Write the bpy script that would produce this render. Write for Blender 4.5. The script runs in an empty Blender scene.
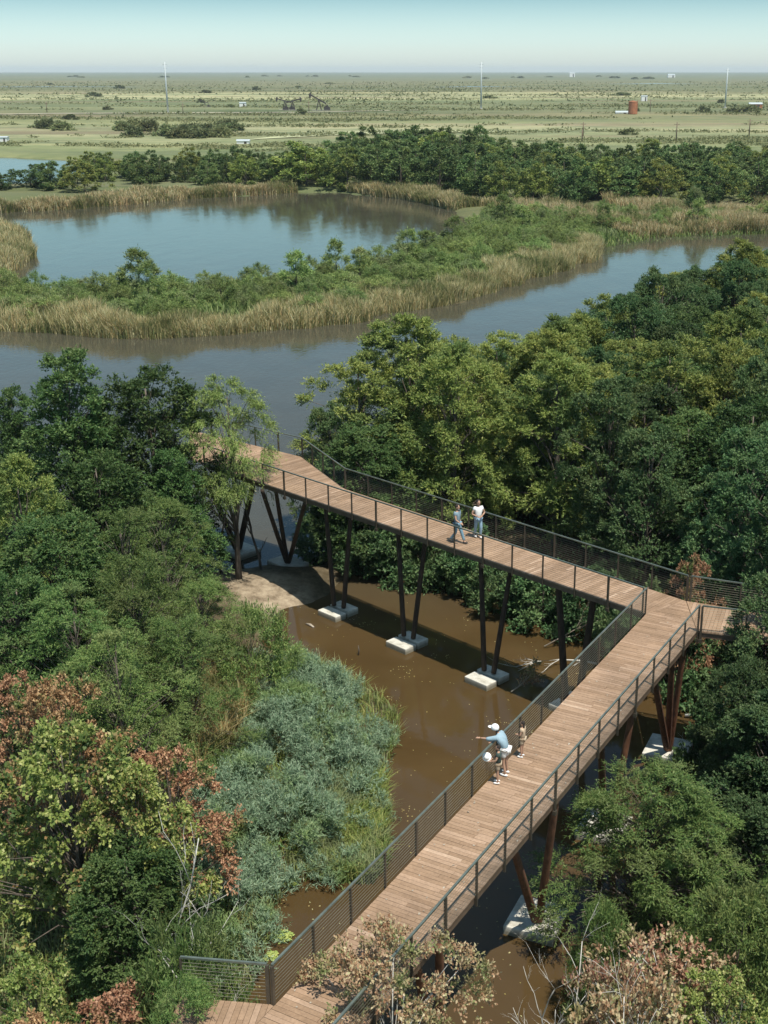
import bpy, bmesh, math, random
import numpy as np
from mathutils import Vector, Matrix
R = math.radians
rng = np.random.default_rng(7)
random.seed(7)
scene = bpy.context.scene
COL = scene.collection

# ------------------------------------------------------------------ camera
F, CX, HC = 1250.0, 440.0, 26.2
PITCH = math.atan(442.0 / F)
SP, CP = math.sin(PITCH), math.cos(PITCH)
cam_d = bpy.data.cameras.new('camera')
cam = bpy.data.objects.new('camera', cam_d)
COL.objects.link(cam)
cam.location = (0, 0, HC)
cam.rotation_euler = (R(90) - PITCH, 0, 0)
cam_d.sensor_fit = 'VERTICAL'
cam_d.sensor_height = 36.0
cam_d.lens = F * 36.0 / 1024.0
cam_d.shift_x = -(CX - 384.0) / 1024.0
cam_d.clip_start = 0.5
cam_d.clip_end = 40000
scene.camera = cam

# ------------------------------------------------------------------ world, sun, exposure
SUNV = Vector((0.22, -0.32, 1.0)).normalized()
ELEV = math.asin(SUNV.z)
world = bpy.data.worlds.new('World')
scene.world = world
world.use_nodes = True
nt = world.node_tree
bg = nt.nodes['Background']
sky = nt.nodes.new('ShaderNodeTexSky')
sky.sky_type = 'NISHITA'
sky.sun_disc = False
sky.sun_elevation = ELEV
sky.sun_rotation = math.atan2(SUNV.x, SUNV.y)
sky.air_density = 1.0
sky.dust_density = 1.2
sky.ozone_density = 2.0
tc = nt.nodes.new('ShaderNodeTexCoord')
sep = nt.nodes.new('ShaderNodeSeparateXYZ')
rmp = nt.nodes.new('ShaderNodeValToRGB')
mul = nt.nodes.new('ShaderNodeMix'); mul.data_type = 'RGBA'; mul.blend_type = 'MULTIPLY'
mul.inputs[0].default_value = 1.0
nt.links.new(tc.outputs['Generated'], sep.inputs[0])
nt.links.new(sep.outputs['Z'], rmp.inputs[0])
rmp.color_ramp.elements[0].position = 0.0
rmp.color_ramp.elements[0].color = (1.85, 1.98, 2.08, 1)
rmp.color_ramp.elements[1].position = 0.25
rmp.color_ramp.elements[1].color = (0.66, 0.84, 0.80, 1)
e = rmp.color_ramp.elements.new(0.055); e.color = (0.50, 0.75, 0.87, 1)
e = rmp.color_ramp.elements.new(0.12); e.color = (0.80, 1.08, 0.99, 1)
e = rmp.color_ramp.elements.new(0.02); e.color = (1.30, 1.56, 1.74, 1)
nt.links.new(sky.outputs[0], mul.inputs[6])
nt.links.new(rmp.outputs[0], mul.inputs[7])
nt.links.new(mul.outputs[2], bg.inputs[0])
bg.inputs[1].default_value = 0.12

sun_d = bpy.data.lights.new('sun', 'SUN')
sun = bpy.data.objects.new('sun', sun_d)
COL.objects.link(sun)
sun_d.energy = 4.6
sun_d.angle = R(0.5)
sun_d.color = (1.0, 0.94, 0.84)
sun.rotation_euler = SUNV.to_track_quat('Z', 'Y').to_euler()
scene.view_settings.view_transform = 'Standard'
scene.view_settings.look = 'None'
scene.view_settings.exposure = 0.35
scene.view_settings.gamma = 1.0
scene.cycles.max_bounces = 6
scene.cycles.transparent_max_bounces = 4
scene.cycles.volume_bounces = 0

# ------------------------------------------------------------------ pixel helpers (used once, to measure the place)
def un(x, y, z=0.0):
    a = (x - CX) / F; b = (y - 512.0) / F
    dy = CP - b * SP; dz = -SP - b * CP
    t = (z - HC) / dz
    return (a * t, dy * t)
def at(x, y, Y):
    a = (x - CX) / F; b = (y - 512.0) / F
    dy = CP - b * SP; dz = -SP - b * CP
    t = Y / dy
    return (a * t, Y, HC + dz * t)
def unp(pts, z=0.0):
    return np.array([un(p[0], p[1], z) for p in pts])

# ------------------------------------------------------------------ object helpers
def tag(o, label=None, cat=None, group=None, kind=None):
    if label: o['label'] = label
    if cat: o['category'] = cat
    if group: o['group'] = group
    if kind: o['kind'] = kind
    return o
def empty(name, loc=(0, 0, 0), rz=0.0):
    o = bpy.data.objects.new(name, None)
    COL.objects.link(o)
    o.location = loc; o.rotation_euler = (0, 0, rz)
    o.empty_display_size = 0.3
    return o
def link(name, me, parent=None, loc=None, rz=None):
    o = bpy.data.objects.new(name, me)
    COL.objects.link(o)
    if parent: o.parent = parent
    if loc is not None: o.location = loc
    if rz is not None: o.rotation_euler = (0, 0, rz)
    return o
def np_mesh(name, V, Fc, mat, smooth=False, mats=None, midx=None):
    """V (n,3); Fc (m,k) all faces with k corners"""
    V = np.ascontiguousarray(V, dtype=np.float32); Fc = np.ascontiguousarray(Fc, dtype=np.int32)
    me = bpy.data.meshes.new(name)
    m, k = Fc.shape
    me.vertices.add(len(V)); me.vertices.foreach_set('co', V.ravel())
    me.loops.add(m * k); me.loops.foreach_set('vertex_index', Fc.ravel())
    me.polygons.add(m)
    me.polygons.foreach_set('loop_start', np.arange(0, m * k, k, dtype=np.int32))
    me.polygons.foreach_set('loop_total', np.full(m, k, dtype=np.int32))
    if smooth: me.polygons.foreach_set('use_smooth', np.ones(m, dtype=bool))
    me.materials.append(mat)
    me.update(calc_edges=True)
    return me
class MB:
    def __init__(s): s.v = []; s.f = []
    def add(s, vs, fs):
        n = len(s.v); s.v += [tuple(v) for v in vs]; s.f += [tuple(i + n for i in f) for f in fs]
    def bar(s, p, q, w, h, up=(0, 0, 1)):
        p = Vector(p); q = Vector(q); d = (q - p).normalized(); up = Vector(up)
        if abs(d.dot(up)) > 0.99: up = Vector((1, 0, 0))
        a = d.cross(up).normalized() * (w / 2); b = a.cross(d).normalized() * (h / 2)
        vs = []
        for c in (p, q): vs += [c - a - b, c + a - b, c + a + b, c - a + b]
        s.add(vs, [(0, 1, 2, 3), (7, 6, 5, 4), (0, 4, 5, 1), (1, 5, 6, 2), (2, 6, 7, 3), (3, 7, 4, 0)])
    def box(s, c, sz, rz=0.0, taper=1.0):
        cx, cy, cz = c; x, y, z = [k / 2 for k in sz]; co, si = math.cos(rz), math.sin(rz)
        vs = []
        for zz in (-z, z):
            t = taper if zz > 0 else 1.0
            for a, b in ((-x, -y), (x, -y), (x, y), (-x, y)):
                a *= t; b *= t
                vs.append((cx + a * co - b * si, cy + a * si + b * co, cz + zz))
        s.add(vs, [(3, 2, 1, 0), (4, 5, 6, 7), (0, 1, 5, 4), (1, 2, 6, 5), (2, 3, 7, 6), (3, 0, 4, 7)])
    def tube(s, pts, rad, n=8, cap=True):
        pts = [Vector(p) for p in pts]
        if not hasattr(rad, '__len__'): rad = [rad] * len(pts)
        rings = []
        for i, p in enumerate(pts):
            d = (pts[min(i + 1, len(pts) - 1)] - pts[max(i - 1, 0)]).normalized()
            u = Vector((0, 0, 1)) if abs(d.z) < 0.9 else Vector((1, 0, 0))
            a = d.cross(u).normalized(); b = d.cross(a).normalized()
            rings.append([p + (a * math.cos(t) + b * math.sin(t)) * rad[i] for t in [2 * math.pi * k / n for k in range(n)]])
        vs = [v for r in rings for v in r]; fs = []
        for i in range(len(pts) - 1):
            for k in range(n):
                fs.append((i * n + k, i * n + (k + 1) % n, (i + 1) * n + (k + 1) % n, (i + 1) * n + k))
        if cap:
            fs.append(tuple(range(n))[::-1]); fs.append(tuple((len(pts) - 1) * n + k for k in range(n)))
        s.add(vs, fs)
    def build(s, name, mat, parent=None, smooth=False, loc=None, bevel=0):
        me = bpy.data.meshes.new(name); me.from_pydata(s.v, [], s.f); me.update()
        bm = bmesh.new(); bm.from_mesh(me)
        bmesh.ops.recalc_face_normals(bm, faces=bm.faces)
        if bevel: bmesh.ops.bevel(bm, geom=list(bm.edges), offset=bevel, segments=2, affect='EDGES', profile=0.6)
        bm.to_mesh(me); bm.free()
        if smooth:
            for p in me.polygons: p.use_smooth = True
        me.materials.append(mat)
        return link(name, me, parent, loc)

# ------------------------------------------------------------------ materials
def newmat(name):
    m = bpy.data.materials.new(name); m.use_nodes = True
    return m, m.node_tree, m.node_tree.nodes['Principled BSDF']
def ramp(t, fac, stops, interp='LINEAR'):
    r = t.nodes.new('ShaderNodeValToRGB'); r.color_ramp.interpolation = interp
    el = r.color_ramp.elements
    el[0].position = stops[0][0]; el[0].color = (*stops[0][1], 1)
    el[1].position = stops[-1][0]; el[1].color = (*stops[-1][1], 1)
    for p, c in stops[1:-1]:
        e = el.new(p); e.color = (*c, 1)
    t.links.new(fac, r.inputs[0])
    return r.outputs[0]
def noise(t, scale, detail=4, vec=None, rough=0.55, dist=0.0):
    n = t.nodes.new('ShaderNodeTexNoise'); n.inputs['Scale'].default_value = scale
    n.inputs['Detail'].default_value = detail; n.inputs['Roughness'].default_value = rough
    n.inputs['Distortion'].default_value = dist
    if vec is not None: t.links.new(vec, n.inputs['Vector'])
    return n.outputs['Fac']
def mixc(t, fac, a, b, mode='MIX'):
    m = t.nodes.new('ShaderNodeMix'); m.data_type = 'RGBA'; m.blend_type = mode
    for inp, v in ((m.inputs[0], fac), (m.inputs[6], a), (m.inputs[7], b)):
        if isinstance(v, (int, float)): inp.default_value = v
        elif isinstance(v, tuple): inp.default_value = (*v, 1)
        else: t.links.new(v, inp)
    return m.outputs[2]
def mth(t, op, a, b=None, clamp=False):
    m = t.nodes.new('ShaderNodeMath'); m.operation = op; m.use_clamp = clamp
    for i, v in enumerate((a, b)):
        if v is None: continue
        if isinstance(v, (int, float)): m.inputs[i].default_value = v
        else: t.links.new(v, m.inputs[i])
    return m.outputs[0]
def objvec(t, sx=1, sy=1, sz=1):
    c = t.nodes.new('ShaderNodeTexCoord'); mp = t.nodes.new('ShaderNodeMapping')
    mp.inputs['Scale'].default_value = (sx, sy, sz)
    t.links.new(c.outputs['Object'], mp.inputs[0]); return mp.outputs[0]
def bump(t, bsdf, h, strength=0.3, dist=0.02):
    b = t.nodes.new('ShaderNodeBump'); b.inputs['Strength'].default_value = strength; b.inputs['Distance'].default_value = dist
    t.links.new(h, b.inputs['Height']); t.links.new(b.outputs[0], bsdf.inputs['Normal'])

def leaf_mat(name, stops, patch=None, patch_scale=0.5, patch_lo=0.5, patch_hi=0.62, trans=0.34, rough=0.5, treevar=0.25, spec=0.2, gain=1.95):
    """stops: random-per-leaf colours; patch: clump-sized patches of another leaf colour"""
    m, t, b = newmat(name)
    g = t.nodes.new('ShaderNodeNewGeometry')
    stops = [(p, tuple(min(0.6, k * gain * w_) for k, w_ in zip(c, (1.20, 1.12, 0.92)))) for p, c in stops]
    if patch: patch = [(p, tuple(min(0.6, k * gain * w_) for k, w_ in zip(c, (1.03, 1.0, 0.92)))) for p, c in patch]
    col = ramp(t, g.outputs['Random Per Island'], stops)
    oi = t.nodes.new('ShaderNodeObjectInfo')
    if patch:
        add = t.nodes.new('ShaderNodeVectorMath'); add.operation = 'ADD'
        sc = t.nodes.new('ShaderNodeVectorMath'); sc.operation = 'SCALE'; sc.inputs['Scale'].default_value = 37.0
        cmb = t.nodes.new('ShaderNodeCombineXYZ'); t.links.new(oi.outputs['Random'], cmb.inputs[0]); t.links.new(oi.outputs['Random'], cmb.inputs[1])
        t.links.new(cmb.outputs[0], sc.inputs[0]); t.links.new(objvec(t), add.inputs[0]); t.links.new(sc.outputs[0], add.inputs[1])
        n = noise(t, patch_scale, 2, add.outputs[0])
        mr = t.nodes.new('ShaderNodeMapRange'); mr.inputs[1].default_value = patch_lo; mr.inputs[2].default_value = patch_hi
        t.links.new(n, mr.inputs[0])
        col = mixc(t, mr.outputs[0], col, ramp(t, g.outputs['Random Per Island'], patch))
    hs = t.nodes.new('ShaderNodeHueSaturation')
    t.links.new(col, hs.inputs['Color'])
    r2 = mth(t, 'FRACT', mth(t, 'MULTIPLY', oi.outputs['Random'], 7.31))
    v = t.nodes.new('ShaderNodeMapRange'); v.inputs[3].default_value = 1 - treevar; v.inputs[4].default_value = 1 + treevar * 1.3
    t.links.new(oi.outputs['Random'], v.inputs[0]); t.links.new(v.outputs[0], hs.inputs['Value'])
    h = t.nodes.new('ShaderNodeMapRange'); h.inputs[3].default_value = 0.485; h.inputs[4].default_value = 0.515
    t.links.new(r2, h.inputs[0]); t.links.new(h.outputs[0], hs.inputs['Hue'])
    t.links.new(hs.outputs[0], b.inputs['Base Color'])
    b.inputs['Roughness'].default_value = rough
    b.inputs['Specular IOR Level'].default_value = spec
    tr = t.nodes.new('ShaderNodeBsdfTranslucent'); t.links.new(hs.outputs[0], tr.inputs['Color'])
    mx = t.nodes.new('ShaderNodeMixShader'); mx.inputs[0].default_value = trans
    t.links.new(b.outputs[0], mx.inputs[1]); t.links.new(tr.outputs[0], mx.inputs[2])
    t.links.new(mx.outputs[0], t.nodes['Material Output'].inputs['Surface'])
    return m

M = {}
M['dark'] = leaf_mat('leaf_dark', [(0, (0.022, 0.050, 0.020)), (0.6, (0.040, 0.080, 0.030)), (1, (0.075, 0.115, 0.045))],
                     [(0, (0.045, 0.085, 0.028)), (1, (0.095, 0.135, 0.05))], 0.45, gain=1.6)
M['oak'] = leaf_mat('leaf_oak', [(0, (0.020, 0.046, 0.022)), (0.6, (0.034, 0.068, 0.030)), (1, (0.070, 0.105, 0.055))],
                    [(0, (0.038, 0.070, 0.028)), (1, (0.085, 0.115, 0.05))], 0.5)
M['cypress'] = leaf_mat('leaf_cypress', [(0, (0.060, 0.090, 0.028)), (0.5, (0.105, 0.135, 0.042)), (1, (0.165, 0.180, 0.065))],
                        [(0, (0.045, 0.075, 0.026)), (1, (0.10, 0.125, 0.04))], 0.5, treevar=0.15)
M['willow'] = leaf_mat('leaf_willow', [(0, (0.065, 0.105, 0.032)), (0.5, (0.105, 0.150, 0.050)), (1, (0.16, 0.195, 0.08))],
                       [(0, (0.065, 0.10, 0.032)), (1, (0.12, 0.15, 0.055))], 0.6, treevar=0.1)
M['feather'] = leaf_mat('leaf_feather', [(0, (0.030, 0.065, 0.022)), (0.5, (0.062, 0.105, 0.036)), (1, (0.115, 0.155, 0.060))],
                        [(0, (0.065, 0.098, 0.034)), (1, (0.115, 0.14, 0.055))], 0.5, treevar=0.2, gain=1.7)
M['tallow'] = leaf_mat('leaf_tallow', [(0, (0.055, 0.090, 0.026)), (0.5, (0.11, 0.145, 0.045)), (0.9, (0.18, 0.205, 0.085)), (1, (0.23, 0.25, 0.14))],
                       [(0, (0.030, 0.060, 0.020)), (0.7, (0.07, 0.095, 0.03)), (1, (0.17, 0.09, 0.045))], 0.7, treevar=0.1)
M['russet'] = leaf_mat('leaf_russet', [(0, (0.088, 0.046, 0.030)), (0.5, (0.175, 0.102, 0.070)), (1, (0.27, 0.175, 0.122))],
                       [(0, (0.045, 0.075, 0.025)), (1, (0.10, 0.125, 0.045))], 0.7, 0.52, 0.6, treevar=0.1)
M['pink'] = leaf_mat('leaf_pink', [(0, (0.10, 0.050, 0.036)), (0.45, (0.20, 0.130, 0.098)), (0.8, (0.30, 0.225, 0.175)), (1, (0.13, 0.15, 0.07))],
                     [(0, (0.07, 0.095, 0.035)), (0.5, (0.13, 0.145, 0.065)), (1, (0.21, 0.17, 0.115))], 0.9, 0.50, 0.62, treevar=0.08)
M['brush'] = leaf_mat('leaf_brush', [(0, (0.055, 0.092, 0.066)), (0.5, (0.094, 0.142, 0.106)), (1, (0.16, 0.21, 0.168))],
                      [(0, (0.070, 0.115, 0.045)), (1, (0.15, 0.19, 0.08))], 0.45, 0.52, 0.62, treevar=0.0)
M['grass'] = leaf_mat('blade_grass', [(0, (0.060, 0.100, 0.032)), (0.5, (0.105, 0.145, 0.048)), (1, (0.18, 0.19, 0.08))],
                      [(0, (0.09, 0.12, 0.06)), (1, (0.16, 0.18, 0.10))], 0.6, treevar=0.0)
M['dry'] = leaf_mat('blade_dry', [(0, (0.14, 0.12, 0.05)), (0.5, (0.26, 0.20, 0.11)), (1, (0.40, 0.32, 0.19))],
                    [(0, (0.08, 0.11, 0.04)), (1, (0.16, 0.16, 0.07))], 0.5, 0.5, 0.62, treevar=0.0)
M['reed'] = leaf_mat('blade_reed', [(0, (0.085, 0.115, 0.050)), (0.30, (0.16, 0.165, 0.08)), (0.5, (0.33, 0.26, 0.165)), (1, (0.48, 0.39, 0.265))],
                     [(0, (0.07, 0.11, 0.04)), (0.6, (0.16, 0.17, 0.07)), (1, (0.34, 0.27, 0.16))], 0.10, 0.50, 0.60, treevar=0.0, gain=1.45)
M['island'] = leaf_mat('leaf_island', [(0, (0.050, 0.090, 0.032)), (0.5, (0.090, 0.135, 0.050)), (1, (0.15, 0.185, 0.08))],
                       [(0, (0.085, 0.115, 0.045)), (1, (0.15, 0.17, 0.09))], 0.25, treevar=0.22, gain=1.8)
M['lily'] = leaf_mat('leaf_lily', [(0, (0.11, 0.17, 0.05)), (1, (0.24, 0.30, 0.11))], treevar=0.0, rough=0.4)
M['farleaf'] = leaf_mat('leaf_far', [(0, (0.028, 0.055, 0.026)), (0.6, (0.048, 0.082, 0.034)), (1, (0.085, 0.115, 0.05))],
                        [(0, (0.05, 0.08, 0.03)), (1, (0.10, 0.12, 0.045))], 0.3, treevar=0.3)

M['plainleaf'] = leaf_mat('leaf_plain_bush', [(0, (0.070, 0.100, 0.050)), (1, (0.15, 0.165, 0.09))], treevar=0.35, gain=1.3)
def bark_mat(name, c1, c2, scale=6):
    m, t, b = newmat(name)
    v = objvec(t, 1, 1, 0.25)
    n = noise(t, scale, 5, v)
    t.links.new(ramp(t, n, [(0.3, c1), (0.7, c2)]), b.inputs['Base Color'])
    b.inputs['Roughness'].default_value = 0.85
    bump(t, b, n, 0.5, 0.03)
    return m
M['bark'] = bark_mat('bark', (0.05, 0.04, 0.03), (0.15, 0.125, 0.10))
M['column_dark'] = bark_mat('column_shaded_timber', (0.022, 0.016, 0.011), (0.075, 0.048, 0.03), 9)  # darker copy of the column timber for the far deck, shade put into the colour
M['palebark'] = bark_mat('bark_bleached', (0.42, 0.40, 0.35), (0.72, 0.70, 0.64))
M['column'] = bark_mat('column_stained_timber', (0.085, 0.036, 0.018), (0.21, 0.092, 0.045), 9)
M['drift'] = bark_mat('driftwood', (0.22, 0.18, 0.13), (0.48, 0.42, 0.34))

def wood_mat():
    m, t, b = newmat('deck_boards')
    g = t.nodes.new('ShaderNodeNewGeometry')
    base = ramp(t, g.outputs['Random Per Island'], [(0, (0.262, 0.174, 0.108)), (0.5, (0.312, 0.212, 0.136)), (0.95, (0.36, 0.25, 0.17)), (1, (0.46, 0.34, 0.245))])
    n = noise(t, 1.3, 6, objvec(t))
    n2 = noise(t, 14, 3, objvec(t))
    c = mixc(t, mth(t, 'MULTIPLY', n, 0.9, True), base, ramp(t, n, [(0.35, (0.6, 0.55, 0.5)), (0.7, (1.15, 1.12, 1.1))]), 'MULTIPLY')
    c = mixc(t, 0.5, c, ramp(t, n2, [(0.35, (0.75, 0.72, 0.7)), (0.65, (1.15, 1.15, 1.15))]), 'MULTIPLY')
    n3 = noise(t, 0.35, 4, objvec(t), 0.6)
    c = mixc(t, 0.7, c, ramp(t, n3, [(0.35, (0.78, 0.76, 0.74)), (0.62, (1.12, 1.10, 1.08))]), 'MULTIPLY')
    t.links.new(c, b.inputs['Base Color']); b.inputs['Roughness'].default_value = 0.75
    bump(t, b, n2, 0.25, 0.01)
    return m
M['deck'] = wood_mat()
def plain(name, c, rough=0.6, metal=0.0, var=0.25, scale=4.0):
    m, t, b = newmat(name)
    n = noise(t, scale, 5, objvec(t))
    lo = tuple(k * (1 - var) for k in c); hi = tuple(min(1, k * (1 + var)) for k in c)
    t.links.new(ramp(t, n, [(0.3, lo), (0.7, hi)]), b.inputs['Base Color'])
    b.inputs['Roughness'].default_value = rough; b.inputs['Metallic'].default_value = metal
    return m
M['beam'] = plain('steel_beam_brown', (0.12, 0.082, 0.055), 0.55)
M['post'] = plain('railing_steel', (0.060, 0.050, 0.036), 0.5)
M['rail'] = plain('handrail_steel', (0.16, 0.19, 0.16), 0.38, 0.5)
M['cable'] = plain('railing_cable', (0.22, 0.20, 0.15), 0.4, 0.6)
def concrete():
    m, t, b = newmat('footing_concrete')
    n = noise(t, 2.5, 8, objvec(t), 0.65)
    cc_ = ramp(t, n, [(0.3, (0.30, 0.28, 0.22)), (0.5, (0.52, 0.50, 0.43)), (0.75, (0.66, 0.64, 0.57))])
    s_ = t.nodes.new('ShaderNodeSeparateXYZ'); t.links.new(objvec(t), s_.inputs[0])
    w_ = t.nodes.new('ShaderNodeMapRange'); w_.inputs[1].default_value = 0.04; w_.inputs[2].default_value = 0.20; w_.inputs[3].default_value = 0.75; w_.inputs[4].default_value = 0.0
    t.links.new(mth(t, 'ADD', s_.outputs['Z'], mth(t, 'MULTIPLY', n, -0.10)), w_.inputs[0])
    t.links.new(mixc(t, w_.outputs[0], cc_, (0.13, 0.11, 0.06)), b.inputs['Base Color'])
    b.inputs['Roughness'].default_value = 0.9
    bump(t, b, n, 0.4, 0.03)
    return m
M['concrete'] = concrete()

def water_mat():
    m, t, b = newmat('water')
    c = t.nodes.new('ShaderNodeTexCoord'); s = t.nodes.new('ShaderNodeSeparateXYZ'); t.links.new(c.outputs['Object'], s.inputs[0])
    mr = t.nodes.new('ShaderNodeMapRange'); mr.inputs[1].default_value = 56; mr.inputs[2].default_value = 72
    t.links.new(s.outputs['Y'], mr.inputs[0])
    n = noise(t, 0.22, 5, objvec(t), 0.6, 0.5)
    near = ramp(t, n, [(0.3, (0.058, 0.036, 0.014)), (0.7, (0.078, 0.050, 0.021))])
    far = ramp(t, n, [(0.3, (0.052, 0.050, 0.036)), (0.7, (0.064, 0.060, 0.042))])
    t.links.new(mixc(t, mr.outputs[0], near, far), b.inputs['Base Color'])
    b.inputs['Roughness'].default_value = 0.05; b.inputs['IOR'].default_value = 1.33
    w1 = noise(t, 2.2, 3, objvec(t, 1, 0.6, 1), 0.5)
    w2 = noise(t, 0.35, 2, objvec(t, 1, 0.5, 1), 0.5)
    h = mth(t, 'ADD', w1, mth(t, 'MULTIPLY', w2, 2.0))
    amp = t.nodes.new('ShaderNodeMapRange'); amp.inputs[1].default_value = 50; amp.inputs[2].default_value = 110
    amp.inputs[3].default_value = 0.10; amp.inputs[4].default_value = 0.30
    t.links.new(s.outputs['Y'], amp.inputs[0])
    bp = t.nodes.new('ShaderNodeBump'); bp.inputs['Distance'].default_value = 0.05
    t.links.new(amp.outputs[0], bp.inputs['Strength']); t.links.new(h, bp.inputs['Height']); t.links.new(bp.outputs[0], b.inputs['Normal'])
    return m
M['water'] = water_mat()

def ground_mat():
    m, t, b = newmat('ground')
    c = t.nodes.new('ShaderNodeTexCoord'); s = t.nodes.new('ShaderNodeSeparateXYZ'); t.links.new(c.outputs['Object'], s.inputs[0])
    Y = mth(t, 'MAXIMUM', s.outputs['Y'], 20.0)
    r = mth(t, 'DIVIDE', 368.4, Y)                        # 0.03 far .. 1 near
    wob = noise(t, 0.006, 4, objvec(t, 0.35, 1, 1), 0.6)
    wob2 = noise(t, 0.0012, 3, objvec(t, 0.5, 1, 1), 0.6)
    rr = mth(t, 'MULTIPLY', r, mth(t, 'ADD', 0.55, mth(t, 'ADD', mth(t, 'MULTIPLY', wob, 0.45), mth(t, 'MULTIPLY', wob2, 0.45))))
    G = lambda *k: tuple(k)
    base = ramp(t, rr, [(0.0, G(.13, .16, .13)), (0.08, G(.14, .16, .11)), (0.13, G(.165, .165, .10)), (0.19, G(.14, .15, .085)), (0.235, G(.19, .185, .11)), (0.262, G(.33, .33, .20)),
                        (0.30, G(.32, .32, .195)), (0.325, G(.17, .19, .105)), (0.40, G(.15, .165, .095)), (0.46, G(.17, .165, .10)), (0.53, G(.17, .19, .10)), (0.62, G(.27, .27, .17)), (0.75, G(.20, .22, .12)), (1.0, G(.12, .14, .07))])
    patch = noise(t, 0.010, 10, objvec(t, 0.3, 1, 1), 0.75)
    speck = noise(t, 0.09, 8, objvec(t, 0.5, 1, 1), 0.8)
    tint = mth(t, 'ADD', mth(t, 'MULTIPLY', patch, 0.6), mth(t, 'MULTIPLY', speck, 0.4))
    fld = mixc(t, 1.0, base, ramp(t, tint, [(0.40, (0.50, 0.60, 0.48)), (0.47, (0.88, 0.92, 0.80)), (0.53, (1.15, 1.10, 1.0)), (0.62, (1.5, 1.36, 1.2))]), 'MULTIPLY')
    scrub = noise(t, 0.022, 9, objvec(t, 0.28, 1, 1), 0.78)
    big = noise(t, 0.0035, 4, objvec(t, 0.3, 1, 1), 0.6)
    fld = mixc(t, ramp(t, mth(t, 'ADD', mth(t, 'MULTIPLY', scrub, 0.7), mth(t, 'MULTIPLY', big, 0.3)), [(0.50, (0, 0, 0)), (0.56, (0.75, 0.75, 0.75))]), fld, (0.12, 0.14, 0.075))
    lon = noise(t, 0.012, 5, objvec(t, 0.25, 1, 1), 0.6)
    fld = mixc(t, ramp(t, lon, [(0.54, (0, 0, 0)), (0.66, (0.6, 0.6, 0.6))]), fld, (0.20, 0.15, 0.10))
    nn = noise(t, 1.5, 7, objvec(t), 0.7)
    floor = ramp(t, nn, [(0.3, (0.045, 0.036, 0.020)), (0.55, (0.095, 0.075, 0.045)), (0.75, (0.16, 0.13, 0.085))])
    mr = t.nodes.new('ShaderNodeMapRange'); mr.inputs[1].default_value = 120; mr.inputs[2].default_value = 300
    t.links.new(s.outputs['Y'], mr.inputs[0])
    col = mixc(t, mr.outputs[0], floor, fld)
    at_ = t.nodes.new('ShaderNodeAttribute'); at_.attribute_name = 'sand'
    sandc = ramp(t, nn, [(0.32, (0.12, 0.09, 0.06)), (0.5, (0.27, 0.215, 0.15)), (0.72, (0.42, 0.35, 0.25))])
    col = mixc(t, mth(t, 'MULTIPLY', at_.outputs['Fac'], 1.0, True), col, sandc)
    t.links.new(col, b.inputs['Base Color']); b.inputs['Roughness'].default_value = 0.95
    b.inputs['Specular IOR Level'].default_value = 0.1
    bump(t, b, nn, 0.5, 0.08)
    return m
M['ground'] = ground_mat()

# ------------------------------------------------------------------ shoreline polygons (measured on the water level)
W = []
W.append(unp([(-250, 214), (0, 213), (60, 210), (110, 206), (200, 198), (300, 193), (345, 193), (400, 199), (440, 206), (462, 214), (478, 224),
              (455, 240), (400, 258), (350, 276), (250, 288), (130, 296), (60, 297), (0, 292), (-250, 292), (-250, 280), (0, 278), (22, 270), (30, 258), (28, 242), (0, 230), (-250, 226)]))
W.append(unp([(-300, 338), (0, 331), (60, 335), (150, 338), (260, 333), (350, 323), (450, 303), (540, 277), (588, 263), (602, 247), (640, 238), (690, 235), (768, 233), (1000, 229),
              (1000, 262), (850, 272), (768, 285), (690, 330), (620, 365), (540, 400), (470, 440), (400, 480), (355, 520), (340, 552), (310, 566), (270, 566), (225, 572), (185, 566), (150, 540), (100, 520), (0, 500), (-300, 500)]))
W.append(unp([(268, 612), (300, 600), (322, 592), (345, 574), (400, 562), (450, 566), (520, 570), (560, 580), (600, 588), (660, 606), (720, 640), (760, 690), (830, 740), (830, 800), (740, 800), (690, 830), (650, 900), (600, 960), (560, 1060), (540, 1300),
              (200, 1300), (235, 1080), (250, 980), (262, 940), (280, 880), (330, 862), (372, 850), (380, 800), (384, 740), (396, 710), (345, 672), (300, 655), (262, 645)]))
W.append(unp([(-300, 155), (0, 157), (60, 160), (100, 166), (102, 174), (60, 182), (0, 186), (-300, 190)]))

def poly_sd(P, poly):
    """signed distance, negative inside"""
    n = len(poly); x, y = P[:, 0], P[:, 1]
    d2 = np.full(len(P), 1e18); inside = np.zeros(len(P), bool)
    for i in range(n):
        a = poly[i]; b = poly[(i + 1) % n]; e = b - a
        wx, wy = x - a[0], y - a[1]
        tt = np.clip((wx * e[0] + wy * e[1]) / (e @ e + 1e-12), 0, 1)
        d2 = np.minimum(d2, (wx - tt * e[0]) ** 2 + (wy - tt * e[1]) ** 2)
        c = (a[1] > y) != (b[1] > y)
        with np.errstate(divide='ignore', invalid='ignore'):
            xi = a[0] + (y - a[1]) * e[0] / (e[1] if abs(e[1]) > 1e-12 else 1e-12)
        inside ^= c & (x < xi)
    d = np.sqrt(d2)
    return np.where(inside, -d, d)
def vnoise(P, s, seed=0):
    x, y = P[:, 0] / s, P[:, 1] / s
    return (np.sin(x * 1.3 + seed + 1.7 * np.sin(y * 0.9 + seed * 2)) + np.sin(y * 1.7 + seed * 3 + 1.3 * np.sin(x * 1.1 + seed)) + 0.6 * np.sin((x + y) * 2.9 + seed)) / 2.6
SANDC = np.array(un(262, 592, 0.4))
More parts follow.
